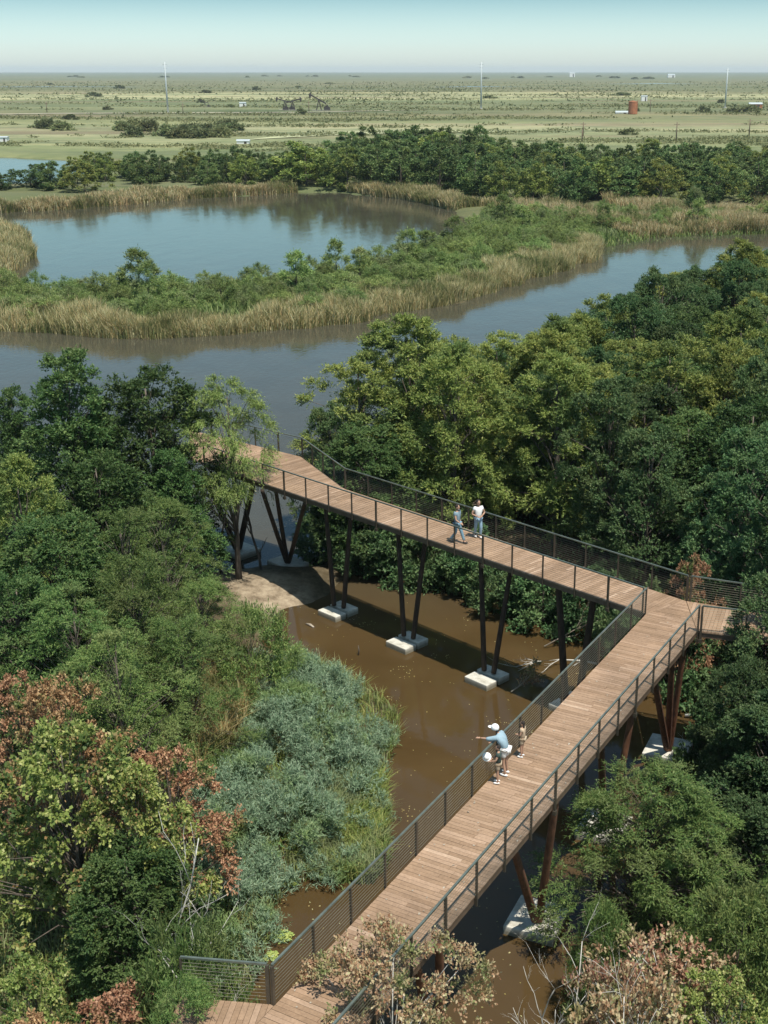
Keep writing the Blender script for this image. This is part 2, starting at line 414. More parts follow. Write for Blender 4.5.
def height(P):
    P = np.asarray(P, float).reshape(-1, 2)
    sd = np.full(len(P), 1e9)
    for w in W: sd = np.minimum(sd, poly_sd(P, w))
    dist = np.hypot(P[:, 0], P[:, 1])
    sd = sd + vnoise(P, 1.1, 1) * 0.25 + vnoise(P, 5, 2) * np.clip(dist / 100, 0.15, 1.6)
    h = np.where(sd < 0, np.maximum(sd * 0.5, -1.2), 0.75 * (1 - np.exp(-np.maximum(sd, 0) * 0.55)))
    h = h + np.where(sd > 0, np.minimum(sd * 0.05, 1) * vnoise(P, 4, 5) * 0.18, 0)
    return h
def hz(x, y): return float(height([(x, y)])[0])

# ground sheet
nu, ratio = 460, 1.0105
us = np.linspace(-0.72, 0.72, nu)
ys = [42.0]
while ys[-1] < 15000: ys.append(ys[-1] * ratio)
ys = np.array(ys)
UU, YY = np.meshgrid(us, ys)
GX = (UU * YY).ravel(); GY = (YY - 32).ravel()
P = np.stack([GX, GY], 1)
H = height(P)
Vg = np.stack([GX, GY, H], 1)
idx = np.arange(len(ys) * nu).reshape(len(ys), nu)
Fg = np.stack([idx[:-1, :-1], idx[:-1, 1:], idx[1:, 1:], idx[1:, :-1]], -1).reshape(-1, 4)
me = np_mesh('ground', Vg, Fg, M['ground'], smooth=True)
sa = me.attributes.new('sand', 'FLOAT', 'POINT')
ax = np.array([0.75, -0.66])
rel = P - SANDC
uu = rel @ ax; vv = rel @ np.array([0.66, 0.75])
sm = np.clip(1.6 - np.sqrt((uu / 3.4) ** 2 + (vv / 1.7) ** 2) + vnoise(P, 0.8, 3) * 0.25, 0, 1)
fl = np.clip(1.3 - np.hypot((GX - 11.0) / 4, (GY - 39) / 4), 0, 0.35)
sa.data.foreach_set('value', np.maximum(sm, fl).astype(np.float32))
g = link('ground', me); tag(g, 'flat marshy ground running out to the horizon', kind='structure')

wb = bpy.data.meshes.new('water')
wb.from_pydata([(-500, 0, 0), (500, 0, 0), (500, 620, 0), (-500, 620, 0)], [], [(0, 1, 2, 3)])
wb.materials.append(M['water'])
tag(link('water', wb), 'muddy brown and blue grey pond water', kind='structure')

# thin strips lying on the plain
def strip(name, pts, widths, mat, z=0.95, label=None):
    vs = []; fs = []
    P2 = [Vector(un(*p, 0.9)) for p in pts]
    for i, p in enumerate(P2):
        w = widths[i] / 2
        vs += [(p.x, p.y - w, z), (p.x, p.y + w, z)]
    for i in range(len(P2) - 1): fs.append((2 * i, 2 * i + 2, 2 * i + 3, 2 * i + 1))
    me = bpy.data.meshes.new(name); me.from_pydata(vs, [], fs); me.materials.append(mat)
    return tag(link(name, me), label, kind='structure')
M['track'] = plain('track_dust', (0.42, 0.38, 0.28), 0.95, 0, 0.3, 0.05)
M['palegrass'] = plain('pale_hay', (0.33, 0.34, 0.19), 0.95, 0, 0.35, 0.03)
M['pool'] = newmat('marsh_pool')[0]
pb = M['pool'].node_tree.nodes['Principled BSDF']; pb.inputs['Base Color'].default_value = (0.10, 0.13, 0.14, 1); pb.inputs['Roughness'].default_value = 0.15; pb.inputs['IOR'].default_value = 1.33
strip('dirt_road', [(-60, 115), (60, 113.5), (180, 113), (300, 112.4), (420, 110)], [9, 10, 9, 8, 5], M['track'], 1.05, 'pale dirt road crossing the plain')
strip('pale_field', [(245, 140), (290, 136), (350, 133), (420, 131), (500, 132)], [2, 26, 32, 30, 4], M['palegrass'], 1.0, 'pale grass field beyond the tree belt')
strip('marsh_pool', [(435, 87.2), (470, 86.6), (520, 86.8)], [20, 90, 10], M['pool'], 1.0, 'shallow blue pool far out on the plain')
strip('marsh_pool', [(610, 84), (660, 83.6), (700, 84)], [20, 120, 10], M['pool'], 1.0, 'shallow blue pool far out on the right of the plain')
strip('marsh_pool', [(-40, 87), (60, 86.7), (140, 87)], [60, 60, 10], M['pool'], 1.0, 'shallow blue pool far out on the left of the plain')

# ------------------------------------------------------------------ haze
hb = MB(); hb.box((0, 7000, 25), (26000, 16000, 56))
hm = bpy.data.materials.new('haze'); hm.use_nodes = True
for n in list(hm.node_tree.nodes):
    if n.type == 'BSDF_PRINCIPLED': hm.node_tree.nodes.remove(n)
pv = hm.node_tree.nodes.new('ShaderNodeVolumePrincipled')
pv.inputs['Color'].default_value = (0.80, 0.92, 1.0, 1); pv.inputs['Density'].default_value = 0.00006
hm.node_tree.links.new(pv.outputs[0], hm.node_tree.nodes['Material Output'].inputs['Volume'])
hz_o = hb.build('haze', hm); tag(hz_o, 'thin pale air haze over the whole plain', kind='stuff')

import time; T0 = time.time()
# ------------------------------------------------------------------ leaf geometry
def nrm(a): return a / (np.linalg.norm(a, axis=-1, keepdims=True) + 1e-9)
def leaves_mesh(O, D, NRM, L, Wd):
    """diamond leaves, base O, direction D, face normal about NRM"""
    n = len(O); D = nrm(D); S = nrm(np.cross(D, NRM)); N2 = nrm(np.cross(S, D))
    L = L[:, None]; Wd = Wd[:, None]
    V = np.empty((n, 4, 3)); V[:, 0] = O
    V[:, 1] = O + D * L * 0.45 + S * Wd * 0.5 + N2 * Wd * 0.12
    V[:, 2] = O + D * L
    V[:, 3] = O + D * L * 0.45 - S * Wd * 0.5 + N2 * Wd * 0.12
    Fc = np.arange(n * 4).reshape(n, 4)
    return V.reshape(-1, 3), Fc
def twigs(C, OUT, n, k, tl, droop, ll, lw, spread=0.7, upb=0.3, flat=1.0, crad=None, rg=rng, hang=0.0):
    """C clump centres (m,3), OUT outward dirs (m,3); n twigs per clump with k leaves"""
    m = len(C)
    ci = np.repeat(np.arange(m), n)
    off = nrm(rg.normal(size=(m * n, 3)) + OUT[ci] * 0.9 + np.array([0, 0, 0.45]))
    rad = rg.uniform(0.35, 1.0, (m * n, 1)) * crad[ci][:, None]
    o = C[ci] + off * rad * np.array([1, 1, flat])
    d = nrm(off * spread + OUT[ci] * 0.5 + rg.normal(size=(m * n, 3)) * 0.35 + np.array([0, 0, upb]))
    tt = np.tile(np.linspace(0.05, 1, k), m * n); ti = np.repeat(np.arange(m * n), k)
    lt = (tl * rg.uniform(0.6, 1.3, m * n))[ti]
    tt = tt + rg.uniform(-0.04, 0.04, len(tt))
    pos = o[ti] + d[ti] * (lt * tt)[:, None] + np.array([0, 0, -1.0]) * (droop * lt * tt ** 2)[:, None]
    dirn = nrm(d[ti] * 0.7 + rg.normal(size=(len(ti), 3)) * 0.55 + np.array([0, 0, -1.0]) * (droop * 1.0 * tt + hang)[:, None])
    nr = nrm(np.array([0, 0, 1.0]) + off[ti] * 0.6 + rg.normal(size=(len(ti), 3)) * 0.45)
    L = ll * rg.uniform(0.6, 1.3, len(ti)); Wd = lw * rg.uniform(0.7, 1.2, len(ti))
    return leaves_mesh(pos, dirn, nr, L, Wd)

def prof(kind, u):
    if kind == 'cone': return np.clip(1.08 - u, 0.0, 1) ** 0.55 * (0.75 + 0.25 * np.minimum(u / 0.12, 1))
    if kind == 'dome': return np.sqrt(np.clip(1 - (u * 0.98) ** 2.2, 0, 1)) * (0.7 + 0.3 * np.minimum(u / 0.2, 1))
    if kind == 'oval': return np.sqrt(np.clip(1 - (2 * u - 1) ** 2 * 0.97, 0, 1))
    return np.ones_like(u)
PROTO = {}
def make_proto(key, hgt, rad, shape, mat, zlo, ncl, crad, ntw, kl, tl, droop, ll, lw, bark='bark', flat=0.75, upb=0.3, seed=1, hang=0.0, name='tree', trunk_r=None, limb_every=1, lean=0.0, inner=0.35):
    rg = np.random.default_rng(seed)
    u = rg.beta(1.0, 1.1, ncl); az = rg.uniform(0, 2 * np.pi, ncl)
    lob = 1 + 0.16 * np.sin(az * 3 + seed) + 0.12 * np.sin(az * 5 + u * 7 + seed * 2)
    rr = prof(shape, u) * rad * lob * np.where(rg.random(ncl) < inner, rg.uniform(0.25, 0.75, ncl), rg.uniform(0.8, 1.05, ncl))
    z0 = hgt * zlo
    z = z0 + u * (hgt - z0 - crad * 0.5) + rg.normal(size=ncl) * 0.1
    lx = lean * (z / hgt) ** 2
    C = np.stack([np.cos(az) * rr + lx, np.sin(az) * rr, z], 1)
    OUT = nrm(np.stack([np.cos(az) * (rr + 0.2), np.sin(az) * (rr + 0.2), (u - 0.3) * rad * 0.9], 1))
    cr = crad * rg.uniform(0.65, 1.25, ncl) * (1 - 0.35 * u)
    V, Fc = twigs(C, OUT, ntw, kl, tl, droop, ll, lw, crad=cr, flat=flat, upb=upb, rg=rg, hang=hang)
    crown = np_mesh('crown', V, Fc, M[mat])
    tb = MB(); tr = trunk_r or hgt * 0.018
    top = hgt * 0.9
    tp = []
    for i in range(8):
        q = i / 7
        tp.append(Vector((lean * q * q + 0.12 * math.sin(q * 5 + seed) * q * rad * 0.4, 0.12 * math.cos(q * 4 + seed) * q * rad * 0.4, -0.5 + q * (top + 0.5))))
    tb.tube(tp, [tr * (1.3 if i == 0 else 1) * (1 - 0.85 * i / 7) for i in range(8)], 7)
    def tpos(zz):
        q = max(0.0, min(1.0, (zz + 0.5) / (top + 0.5))) * 7; i = min(6, int(q)); return tp[i].lerp(tp[i + 1], q - i), tr * (1 - 0.85 * q / 7)
    for i in range(0, ncl, limb_every):
        c = Vector(C[i]); s0, r0 = tpos(max(hgt * 0.12, c.z - 0.25 * hgt * rg.uniform(0.4, 1.0) - 0.45 * rr[i]))
        mid = s0.lerp(c, 0.5) + Vector((0, 0, 0.12 * (c - s0).length)) + Vector(rg.normal(size=3) * 0.06 * (c - s0).length)
        r1 = min(r0 * 0.45, 0.007 * hgt)
        tb.tube([s0, s0.lerp(mid, 0.5) + Vector(rg.normal(size=3) * 0.03), mid, c], [r1, r1 * 0.8, r1 * 0.55, 0.012], 4, False)
    me = bpy.data.meshes.new('trunk'); me.from_pydata(tb.v, [], tb.f); me.materials.append(M[bark])
    for p in me.polygons: p.use_smooth = True
    PROTO[key] = (crown, me, hgt, rad, name)
def tree(key, x, y, h, r=None, label=None, cat='tree', group=None, rz=None, z=None, sq=1.0):
    crown, trunk, H0, R0, name = PROTO[key]
    if z is None: z = hz(x, y)
    z = max(z, -0.3)
    rz = random.uniform(0, 6.28) if rz is None else rz
    o = empty(name, (x, y, z - 0.05), rz)
    s = h / H0; sr = (r / R0) if r else s
    for nm, me_ in (('trunk', trunk), ('crown', crown)):
        c = link(nm, me_, o); c.scale = (sr, sr * sq, s)
    tag(o, label, cat, group)
    return o
def ptree(key, px, py, Y, r, label, cat='tree', group=None, **k):
    X, Y, zt = at(px, py, Y)
    z = hz(X, Y); zt -= PROTO[key][4] != 'bush' and 0.055 * (zt - z) or 0.0
    return tree(key, X, Y, zt - max(z, -0.3), r, label, cat, group, z=z, **k)

make_proto('dense', 12, 2.7, 'cone', 'dark', 0.08, 250, 0.72, 34, 9, 0.30, 0.15, 0.15, 0.075, seed=3, name='evergreen_tree', limb_every=2)
make_proto('dense2', 12, 2.9, 'dome', 'dark', 0.12, 210, 0.80, 38, 9, 0.30, 0.2, 0.15, 0.075, seed=5, name='broadleaf_tree', limb_every=2)
make_proto('oak', 10, 3.0, 'dome', 'oak', 0.12, 180, 0.62, 46, 11, 0.27, 0.1, 0.12, 0.065, seed=8, name='oak_tree', limb_every=2)
make_proto('oak2', 10, 2.8, 'oval', 'oak', 0.12, 160, 0.64, 48, 11, 0.27, 0.1, 0.12, 0.065, seed=9, name='oak_tree', limb_every=2)
make_proto('cyp', 11, 2.8, 'dome', 'cypress', 0.12, 190, 0.56, 36, 12, 0.40, 0.15, 0.14, 0.055, seed=11, name='cypress_tree', limb_every=4, flat=0.55)
make_proto('cyp2', 11, 2.6, 'oval', 'cypress', 0.12, 170, 0.58, 38, 12, 0.40, 0.15, 0.14, 0.055, seed=12, name='cypress_tree', limb_every=4, flat=0.55)
make_proto('willow', 11, 2.6, 'dome', 'willow', 0.44, 105, 0.46, 26, 14, 0.65, 0.6, 0.16, 0.038, seed=14, name='willow_tree', flat=0.6, hang=0.35, limb_every=3)
make_proto('feather', 9, 2.8, 'dome', 'feather', 0.12, 110, 0.50, 34, 14, 0.55, 0.35, 0.13, 0.032, seed=16, name='cypress_tree', flat=0.5, hang=0.1)
make_proto('feather2', 8, 3.0, 'cone', 'feather', 0.05, 120, 0.42, 32, 15, 0.62, 0.30, 0.13, 0.032, seed=17, name='cypress_tree', flat=0.45, hang=0.1)
make_proto('tallow', 7, 2.8, 'dome', 'tallow', 0.25, 105, 0.42, 24, 7, 0.34, 0.2, 0.13, 0.11, seed=18, name='tallow_tree', flat=0.6)
make_proto('russet', 6, 2.2, 'dome', 'russet', 0.25, 80, 0.40, 24, 8, 0.32, 0.3, 0.11, 0.075, seed=19, name='tallow_tree', flat=0.6)
make_proto('pink', 7.5, 2.6, 'dome', 'pink', 0.62, 135, 0.36, 20, 6, 0.30, 0.2, 0.10, 0.075, seed=21, name='tallow_tree', bark='palebark', flat=0.45, trunk_r=0.07, inner=0.5, limb_every=4)
make_proto('bush', 2.6, 1.6, 'dome', 'oak', 0.05, 60, 0.40, 30, 8, 0.28, 0.1, 0.14, 0.075, seed=23, name='bush', limb_every=3)
make_proto('fbush', 2.6, 1.5, 'dome', 'feather', 0.05, 55, 0.36, 26, 12, 0.45, 0.2, 0.13, 0.032, seed=24, name='bush', limb_every=3)
make_proto('pbush', 2.4, 1.6, 'dome', 'pink', 0.1, 50, 0.34, 22, 7, 0.28, 0.1, 0.10, 0.07, seed=25, name='bush', bark='palebark', inner=0.5)
make_proto('isl', 3.2, 1.7, 'dome', 'island', 0.02, 46, 0.42, 24, 9, 0.5, 0.1, 0.22, 0.05, seed=26, name='willow_shrub', limb_every=4)
make_proto('isl2', 4.2, 1.3, 'cone', 'island', 0.02, 40, 0.42, 24, 9, 0.5, 0.1, 0.24, 0.06, seed=27, name='willow_shrub', limb_every=4)
make_proto('far1', 10, 4.6, 'dome', 'farleaf', 0.05, 60, 1.15, 34, 6, 0.5, 0.1, 0.42, 0.26, seed=28, name='oak_tree', limb_every=6)
make_proto('far2', 10, 4.0, 'oval', 'farleaf', 0.05, 56, 1.2, 34, 6, 0.5, 0.1, 0.42, 0.26, seed=29, name='oak_tree', limb_every=6)
make_proto('far3', 10, 4.2, 'dome', 'cypress', 0.05, 56, 0.9, 30, 6, 0.6, 0.1, 0.42, 0.22, seed=30, name='cypress_tree', limb_every=6)
make_proto('plainbush', 3, 3.2, 'dome', 'plainleaf', 0.0, 26, 0.9, 16, 4, 0.6, 0.0, 0.8, 0.5, seed=31, name='bush', limb_every=9)

# ------------------------------------------------------------------ boardwalk
print('T', 'boardwalk', round(time.time() - T0, 1))
DZ = 6.2
bw = empty('elevated_boardwalk', (*un(646, 614, DZ), 0))
tag(bw, 'raised timber boardwalk with cable railings and slanting columns over the brown pond', 'boardwalk')
BX, BY = bw.location.x, bw.location.y
OFF = Vector((-BX, -BY, 0))
class PB(MB):
    def build(s, name, mat, parent=bw, **k):
        s.v = [(v[0] - BX, v[1] - BY, v[2]) for v in s.v]
        return MB.build(s, name, mat, parent, **k)
def D(x, y): return Vector((*un(x, y, DZ), DZ))
L0 = D(275, 1005); L1 = D(648, 614)
nd = (L1 - L0).normalized()
nn_ = Vector((nd.y, -nd.x, 0))
R1 = D(700, 632)
Rb = D(516, 841)
wn = (nn_.dot(R1 - L0) + nn_.dot(Rb - L0)) / 2
NR0 = L0 + nn_ * wn - nd * 2.6; NR1 = L0 + nn_ * wn + nd * nd.dot(R1 - L0)
FA0 = D(300, 500); FA1 = D(646, 614)
FA0 = D(205, 464)
FB1 = D(686, 601); FB0 = D(345, 489)
fd = (FA1 - FA0).normalized(); fn = Vector((-fd.y, fd.x, 0))
if fn.y < 0: fn = -fn
def clip_poly(poly, axis, lo, hi):
    for sgn, lim in ((1, lo), (-1, -hi)):
        out = []
        for i in range(len(poly)):
            a = poly[i]; b = poly[(i + 1) % len(poly)]
            da = sgn * a.dot(axis) - lim; db = sgn * b.dot(axis) - lim
            if da >= 0: out.append(a)
            if (da >= 0) != (db >= 0): out.append(a.lerp(b, da / (da - db)))
        poly = out
        if len(poly) < 3: return []
    return poly
def decking(poly, along, board=0.145, gap=0.010, th=0.045):
    mb = PB(); poly = [Vector((p.x, p.y, 0)) for p in poly]
    dots = [p.dot(along) for p in poly]; t0 = min(dots); t1 = max(dots)
    side = Vector((-along.y, along.x, 0)); t = t0
    while t < t1:
        c = clip_poly(poly, along, t, t + board - gap)
        if c:
            ss = [p.dot(side) for p in c]; s0, s1 = min(ss), max(ss)
            ends = [c]
            if s1 - s0 > 1.5:
                cut = s0 + (s1 - s0) * random.uniform(0.3, 0.7)
                ends = [clip_poly(c, side, s0 - 1, cut - 0.004), clip_poly(c, side, cut + 0.004, s1 + 1)]
            for c2 in ends:
                if len(c2) < 3: continue
                dz = random.uniform(-0.003, 0.003); n = len(c2)
                vs = [(p.x, p.y, DZ + dz) for p in c2] + [(p.x, p.y, DZ - th) for p in c2]
                fs = [tuple(range(n)), tuple(range(2 * n - 1, n - 1, -1))] + [(i, (i + 1) % n, n + (i + 1) % n, n + i) for i in range(n)]
                mb.add(vs, fs)
        t += board
    return mb.build('decking', M['deck'])
PL1 = D(302, 457); PL2 = D(282, 452); PL3 = D(190, 430); PL0 = D(190, 459)
SP1 = D(700, 630); SPn = D(790, 642); SPf = D(790, 617)
spd = (SPn - SP1).normalized()
CB1 = D(200, 1001); CB0 = D(130, 1040)
far_edge_joint = FB0 + (FB1 - FB0) * 1.0
decking([FA0, FA1, FB1, FB0, PL1, PL2, PL3, PL0], fd)
decking([FA1 + Vector((.012, 0, 0)), R1, Vector(NR1), NR0, L0 - nd * 2.6, L0], nd) if False else None
decking([FA1 - nd * 0.012, FB1 - nd * 0.012, NR1, NR0, L0 - nd * 2.6, L0], nd)
sp_s = [FB1 + spd * 0.02, SPf, SPn, NR1 + spd * 0.02]
decking(sp_s, spd)
ls = Vector((-1, 0.12, 0)).normalized()
lsn = Vector((0.12, 1, 0)).normalized()
decking([L0 - nn_ * 0.01, L0 + ls * 2.2, L0 + ls * 2.2 - lsn * 2.4, L0 - nd * 2.4 - nn_ * 0.01], ls)

def beam(a, b, dz=-0.155, h=0.20, w=0.09, inset=0.0):
    m = PB(); m.bar(Vector((a.x, a.y, DZ + dz)), Vector((b.x, b.y, DZ + dz)), w, h); m.build('edge_beam', M['beam'])
def inward(a, b, c, k=0.1):
    d = (b - a).normalized(); n = Vector((-d.y, d.x, 0))
    if n.dot(c - a) < 0: n = -n
    return a + n * k, b + n * k
mid_near = (L0 + NR1) / 2; mid_far = (FA0 + FB1) / 2
for a, b, c in ((FA0, FA1, mid_far), (FB0, FB1, mid_far), (L0, FA1, mid_near), (NR0, NR1, mid_near), (NR1, SPn, SPf), (FB1, SPf, SPn), (PL1, FB0, FA0), (PL3, PL2, PL0), (L0, L0 + ls * 2.2, L0 + ls * 5 - lsn * 2)):
    a2, b2 = inward(a, b, c, 0.07); beam(a2, b2)
# joists below
for (a, d, n_, w, ln) in ((FA0, fd, fn, 2.45, (FA1 - FA0).length), (L0 - nd * 2.5, nd, nn_, wn - 0.15, (L1 - L0).length + 2.0)):
    t = 0.6
    while t < ln:
        p = a + d * t + n_ * 0.12; q = a + d * t + n_ * w
        m = PB(); m.bar(Vector((p.x, p.y, DZ - 0.14)), Vector((q.x, q.y, DZ - 0.14)), 0.06, 0.16); m.build('cross_joist', M['beam']); t += 1.65

def railing(a, b, spacing=1.68, inner=None, posts_at=None, wide=4, outside=0.035, top=True, ncab=10, cabr=0.0055):
    d = b - a; ln = d.length; d.normalize(); n = max(1, round(ln / spacing)); step = ln / n
    out = Vector((d.y, -d.x, 0))
    if inner is not None and out.dot(inner - a) > 0: out = -out
    o = out * outside
    for i in range(n + 1):
        p = a + d * (i * step) + o
        w = 0.085 if i % wide == 0 else 0.05
        m = PB(); m.bar(Vector((p.x, p.y, DZ - 0.30)), Vector((p.x, p.y, DZ + 1.06)), w, 0.06, up=out)
        if i % wide == 0:
            m.bar(Vector((p.x, p.y, DZ - 0.42)), Vector((p.x, p.y, DZ - 0.28)), 0.14, 0.10, up=out)
        m.build('railing_post', M['post'])
    m = PB(); A = a + o; B = b + o
    m.bar(Vector((A.x, A.y, DZ + 1.085)), Vector((B.x, B.y, DZ + 1.085)), 0.055, 0.05); m.build('handrail', M['rail'])
    m = PB()
    for k in range(ncab):
        zz = DZ + 0.09 + k * 0.095
        m.tube([Vector((A.x, A.y, zz)), Vector((B.x, B.y, zz))], cabr, 4, False)
    m.build('cable_infill', M['cable'])
railing(L0, FA1, inner=mid_near, cabr=0.008)
railing(NR0, NR1, inner=mid_near)
railing(FA0, FA1 - fd * 0.15, inner=mid_far)
railing(FB0, FB1, inner=mid_far)
railing(PL1, FB0, inner=FA0)
railing(PL3, PL1, inner=FA0)
railing(FB1 + spd * 0.15, SPf, inner=SPn)
railing(NR1 + spd * 0.15, SPn, inner=SPf)
railing(L0 + ls * 0.15, L0 + ls * 2.15, inner=L0 - nd * 3 + ls * 2)

def column(base, top, r0=0.19, r1=0.13, mat='column'):
    m = PB(); b = Vector(base); t = Vector(top)
    m.tube([b, b.lerp(t, 0.03), b.lerp(t, 0.33), b.lerp(t, 0.66), b.lerp(t, 0.97), t], [r0 * 0.95, r0, r0 * 0.97, (r0 + r1) / 2, r1, r1 * 0.9], 12)
    m.build('support_column', M[mat], smooth=True)
def footing(px, py, rz, L=1.9, Wd=1.5, hh=0.55, tops=(), r=0.17, mat='column', block=True):
    X, Y = un(px, py, 0.4)
    if block:
        fo = PB(); fo.box((X, Y, 0.07), (L, Wd, 0.50), rz); fo.build('footing', M['concrete'], bevel=0.035)
    else:                                              # a pair of narrow blocks side by side, the columns between them
        for sg in (-1, 1):
            fo = PB(); fo.box((X + math.cos(rz) * 0 + fn.x * 0.42 * sg, Y + fn.y * 0.42 * sg, 0.03 + 0.02 * sg), (L, Wd, 0.56), rz); fo.build('footing', M['concrete'], bevel=0.035)
    c, s = math.cos(rz), math.sin(rz)
    for i, tp in enumerate(tops):
        tv = Vector(tp); dv = (tv - Vector((X, Y, 0.4))); dv.z = 0; dv = dv.normalized() * 0.3 if dv.length > 0.2 else Vector((0.2, 0, 0))
        column((X + dv.x, Y + dv.y, 0.40), tv, r, r * 0.8, mat)
    return X, Y
angF = math.atan2(fd.y, fd.x); angN = math.atan2(nd.y, nd.x)
UZ = DZ - 0.3
def along_far(X, Y, s, off):  # point under the far deck
    t = (Vector((X, Y, 0)) - FA0).dot(fd); p = FA0 + fd * (t + s) + fn * off; return (p.x, p.y, UZ)
def along_near(X, Y, s, off):
    t = (Vector((X, Y, 0)) - L0).dot(nd); p = L0 + nd * (t + s) + nn_ * off; return (p.x, p.y, UZ)
for px, py in ((338, 607), (407, 638), (487, 673)):
    X, Y = un(px, py, 0.4)
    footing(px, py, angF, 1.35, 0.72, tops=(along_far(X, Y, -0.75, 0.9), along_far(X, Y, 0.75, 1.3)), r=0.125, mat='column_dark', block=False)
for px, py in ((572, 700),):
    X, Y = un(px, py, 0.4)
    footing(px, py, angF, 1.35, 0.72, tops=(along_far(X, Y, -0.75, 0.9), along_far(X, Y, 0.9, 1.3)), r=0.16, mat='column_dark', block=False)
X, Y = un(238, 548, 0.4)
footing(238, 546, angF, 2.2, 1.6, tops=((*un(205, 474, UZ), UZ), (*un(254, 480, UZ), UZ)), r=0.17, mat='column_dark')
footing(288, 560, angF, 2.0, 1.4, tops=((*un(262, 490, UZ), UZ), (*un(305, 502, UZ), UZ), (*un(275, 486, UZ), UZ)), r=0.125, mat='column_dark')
for (px, py), tops in (((537, 914), ((514, 838), (562, 802))), ((604, 822), ((606, 742), (641, 697))), ((668, 745), ((658, 680), (690, 640), (677, 655))), ((440, 1055), ((420, 960), (446, 955)))):
    tv = [(un(a, b, UZ)[0] - nn_.x * .18, un(a, b, UZ)[1] - nn_.y * .18, DZ - 0.12) for a, b in tops]
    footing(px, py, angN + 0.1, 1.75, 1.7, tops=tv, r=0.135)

# ------------------------------------------------------------------ woods
print('T', 'woods', round(time.time() - T0, 1))
LG = 'trees on the bank left of the walkway'
ptree('dense', 62, 334, 60, 3.0, 'tall dense dark evergreen with pointed top at upper left, against the channel', group=LG)
ptree('dense2', 145, 352, 62, 3.1, 'round topped dark tree between the pointed evergreen and the willow', group=LG)
ptree('dense', 8, 378, 66, 1.9, 'small dark pointed tree at the left edge behind the tall evergreen', group=LG)
ptree('willow', 226, 362, 61.8, 2.35, 'light yellow green willow leaning over the left end of the boardwalk', group=LG)
ptree('cyp', 12, 446, 52, 2.3, 'yellowish green tree at the left edge below the tall evergreen', group=LG)
ptree('dense2', 95, 440, 56, 2.6, 'dark tree directly below the tall pointed evergreen', group=LG)
ptree('dense', 168, 440, 59, 1.9, 'dark green tree beside the trunk of the leaning willow', group=LG)
ptree('dense2', 50, 500, 48, 2.7, 'very dark round tree at left in front of the yellowish tree', group=LG)
ptree('feather', 160, 490, 54, 2.2, 'soft green feathery tree left of the first slanting columns', group=LG)
ptree('feather', 120, 500, 50, 2.5, 'mid green feathery tree in front of the dark bank trees', group=LG)
FG = 'feathery green trees left of the brown pond'
ptree('feather2', 128, 552, 45, 2.7, 'feathery bright green tree in the middle of the left bank', group=FG)
ptree('feather', 66, 580, 42, 2.7, 'feathery green tree by the left edge above the russet leaves', group=FG)
ptree('feather', 200, 572, 49, 1.9, 'feathery tree beside the sandy bank', group=FG)
ptree('fbush', 250, 612, 47.5, 1.6, 'low light green feathery bush at the corner of the brown pond', 'bush', FG)
ptree('feather2', 178, 610, 43, 2.5, 'feathery green tree above the dry brown tuft', group=FG)
ptree('feather', 110, 625, 39, 2.3, 'low feathery tree between russet tree and brown tuft', group=FG)
ptree('dense2', 10, 560, 44, 2.2, 'shadowy dark tree at the left edge', group=LG)
RG = 'russet and yellow trees at lower left'
ptree('russet', 52, 658, 35, 1.8, 'russet leaved tree near the left edge above the yellow green crown', group=RG)
ptree('russet', 12, 668, 37, 1.8, 'russet tree cut by the left edge', group=RG)
ptree('russet', 165, 735, 33.5, 1.9, 'small rusty brown tree beside the grey green brush', group=RG)
ptree('tallow', 62, 716, 31.5, 2.7, 'broad yellow green tallow tree with pale leaves at lower left', group=RG)
ptree('tallow', 128, 760, 31, 1.9, 'darker tallow tree just right of the broad yellow green one', group=RG)
ptree('dense2', 125, 830, 29.5, 1.7, 'dark tree in the shade behind the bleached dead tree', group=RG)
ptree('tallow', 28, 955, 24.5, 1.5, 'light green leafy tree in the bottom left corner', group=RG)
ptree('russet', 108, 985, 23.5, 1.7, 'brown leaved tree at the bottom edge', group=RG)
ptree('fbush', 186, 940, 24.6, 1.4, 'light green feathery bush at the near left railing', 'bush', RG)
ptree('feather', 178, 962, 22.6, 1.3, 'thin leafy tree over the left end of the near deck', group=RG)
ptree('russet', 20, 1005, 22.5, 1.5, 'brown tree cut by the bottom left corner', group=RG)
ptree('pink', 392, 914, 23.2, 2.0, 'pinkish brown tallow tree spreading over the near deck', rz=0.6)
BG = 'trees and bushes at lower right'
ptree('feather2', 652, 762, 33.5, 3.15, 'feathery green cypress standing right of the near deck', group=BG)
ptree('feather', 708, 810, 33, 2.0, 'feathery tree close behind the right side of the big cypress', group=BG)
ptree('pbush', 668, 948, 27.5, 1.9, 'pinkish leaved bush below the feathery cypress', 'bush', BG)
ptree('pbush', 610, 968, 26.5, 1.2, 'small green and pink bush beside the bleached twigs', 'bush', BG)
ptree('tallow', 728, 972, 25.5, 1.5, 'green and brown tallow tree in the bottom right corner', group=BG)
ptree('fbush', 745, 900, 28.5, 1.6, 'green feathery bush at the right edge below the cypress', 'bush', BG)
ptree('fbush', 603, 912, 29.5, 0.8, 'low green bush touching the nearest visible footing', 'bush', BG)
ptree('pbush', 640, 1000, 24.5, 1.7, 'pink and green bush cut by the bottom edge', 'bush', BG)
ptree('oak', 780, 562, 42.6, 2.3, 'large dark oak hiding the end of the side deck', group=BG)
ptree('oak2', 752, 655, 38.5, 1.7, 'dark oak in front of the side deck', group=BG)
ptree('oak', 782, 690, 36.5, 2.4, 'dark oak cut by the right edge below the side deck', group=BG)
ptree('oak2', 768, 800, 33.5, 1.9, 'shaded dark tree at the right edge beside the feathery cypress', group=BG)
ptree('bush', 725, 700, 41.5, 1.6, 'dark green bush beneath the side deck', 'bush', BG)

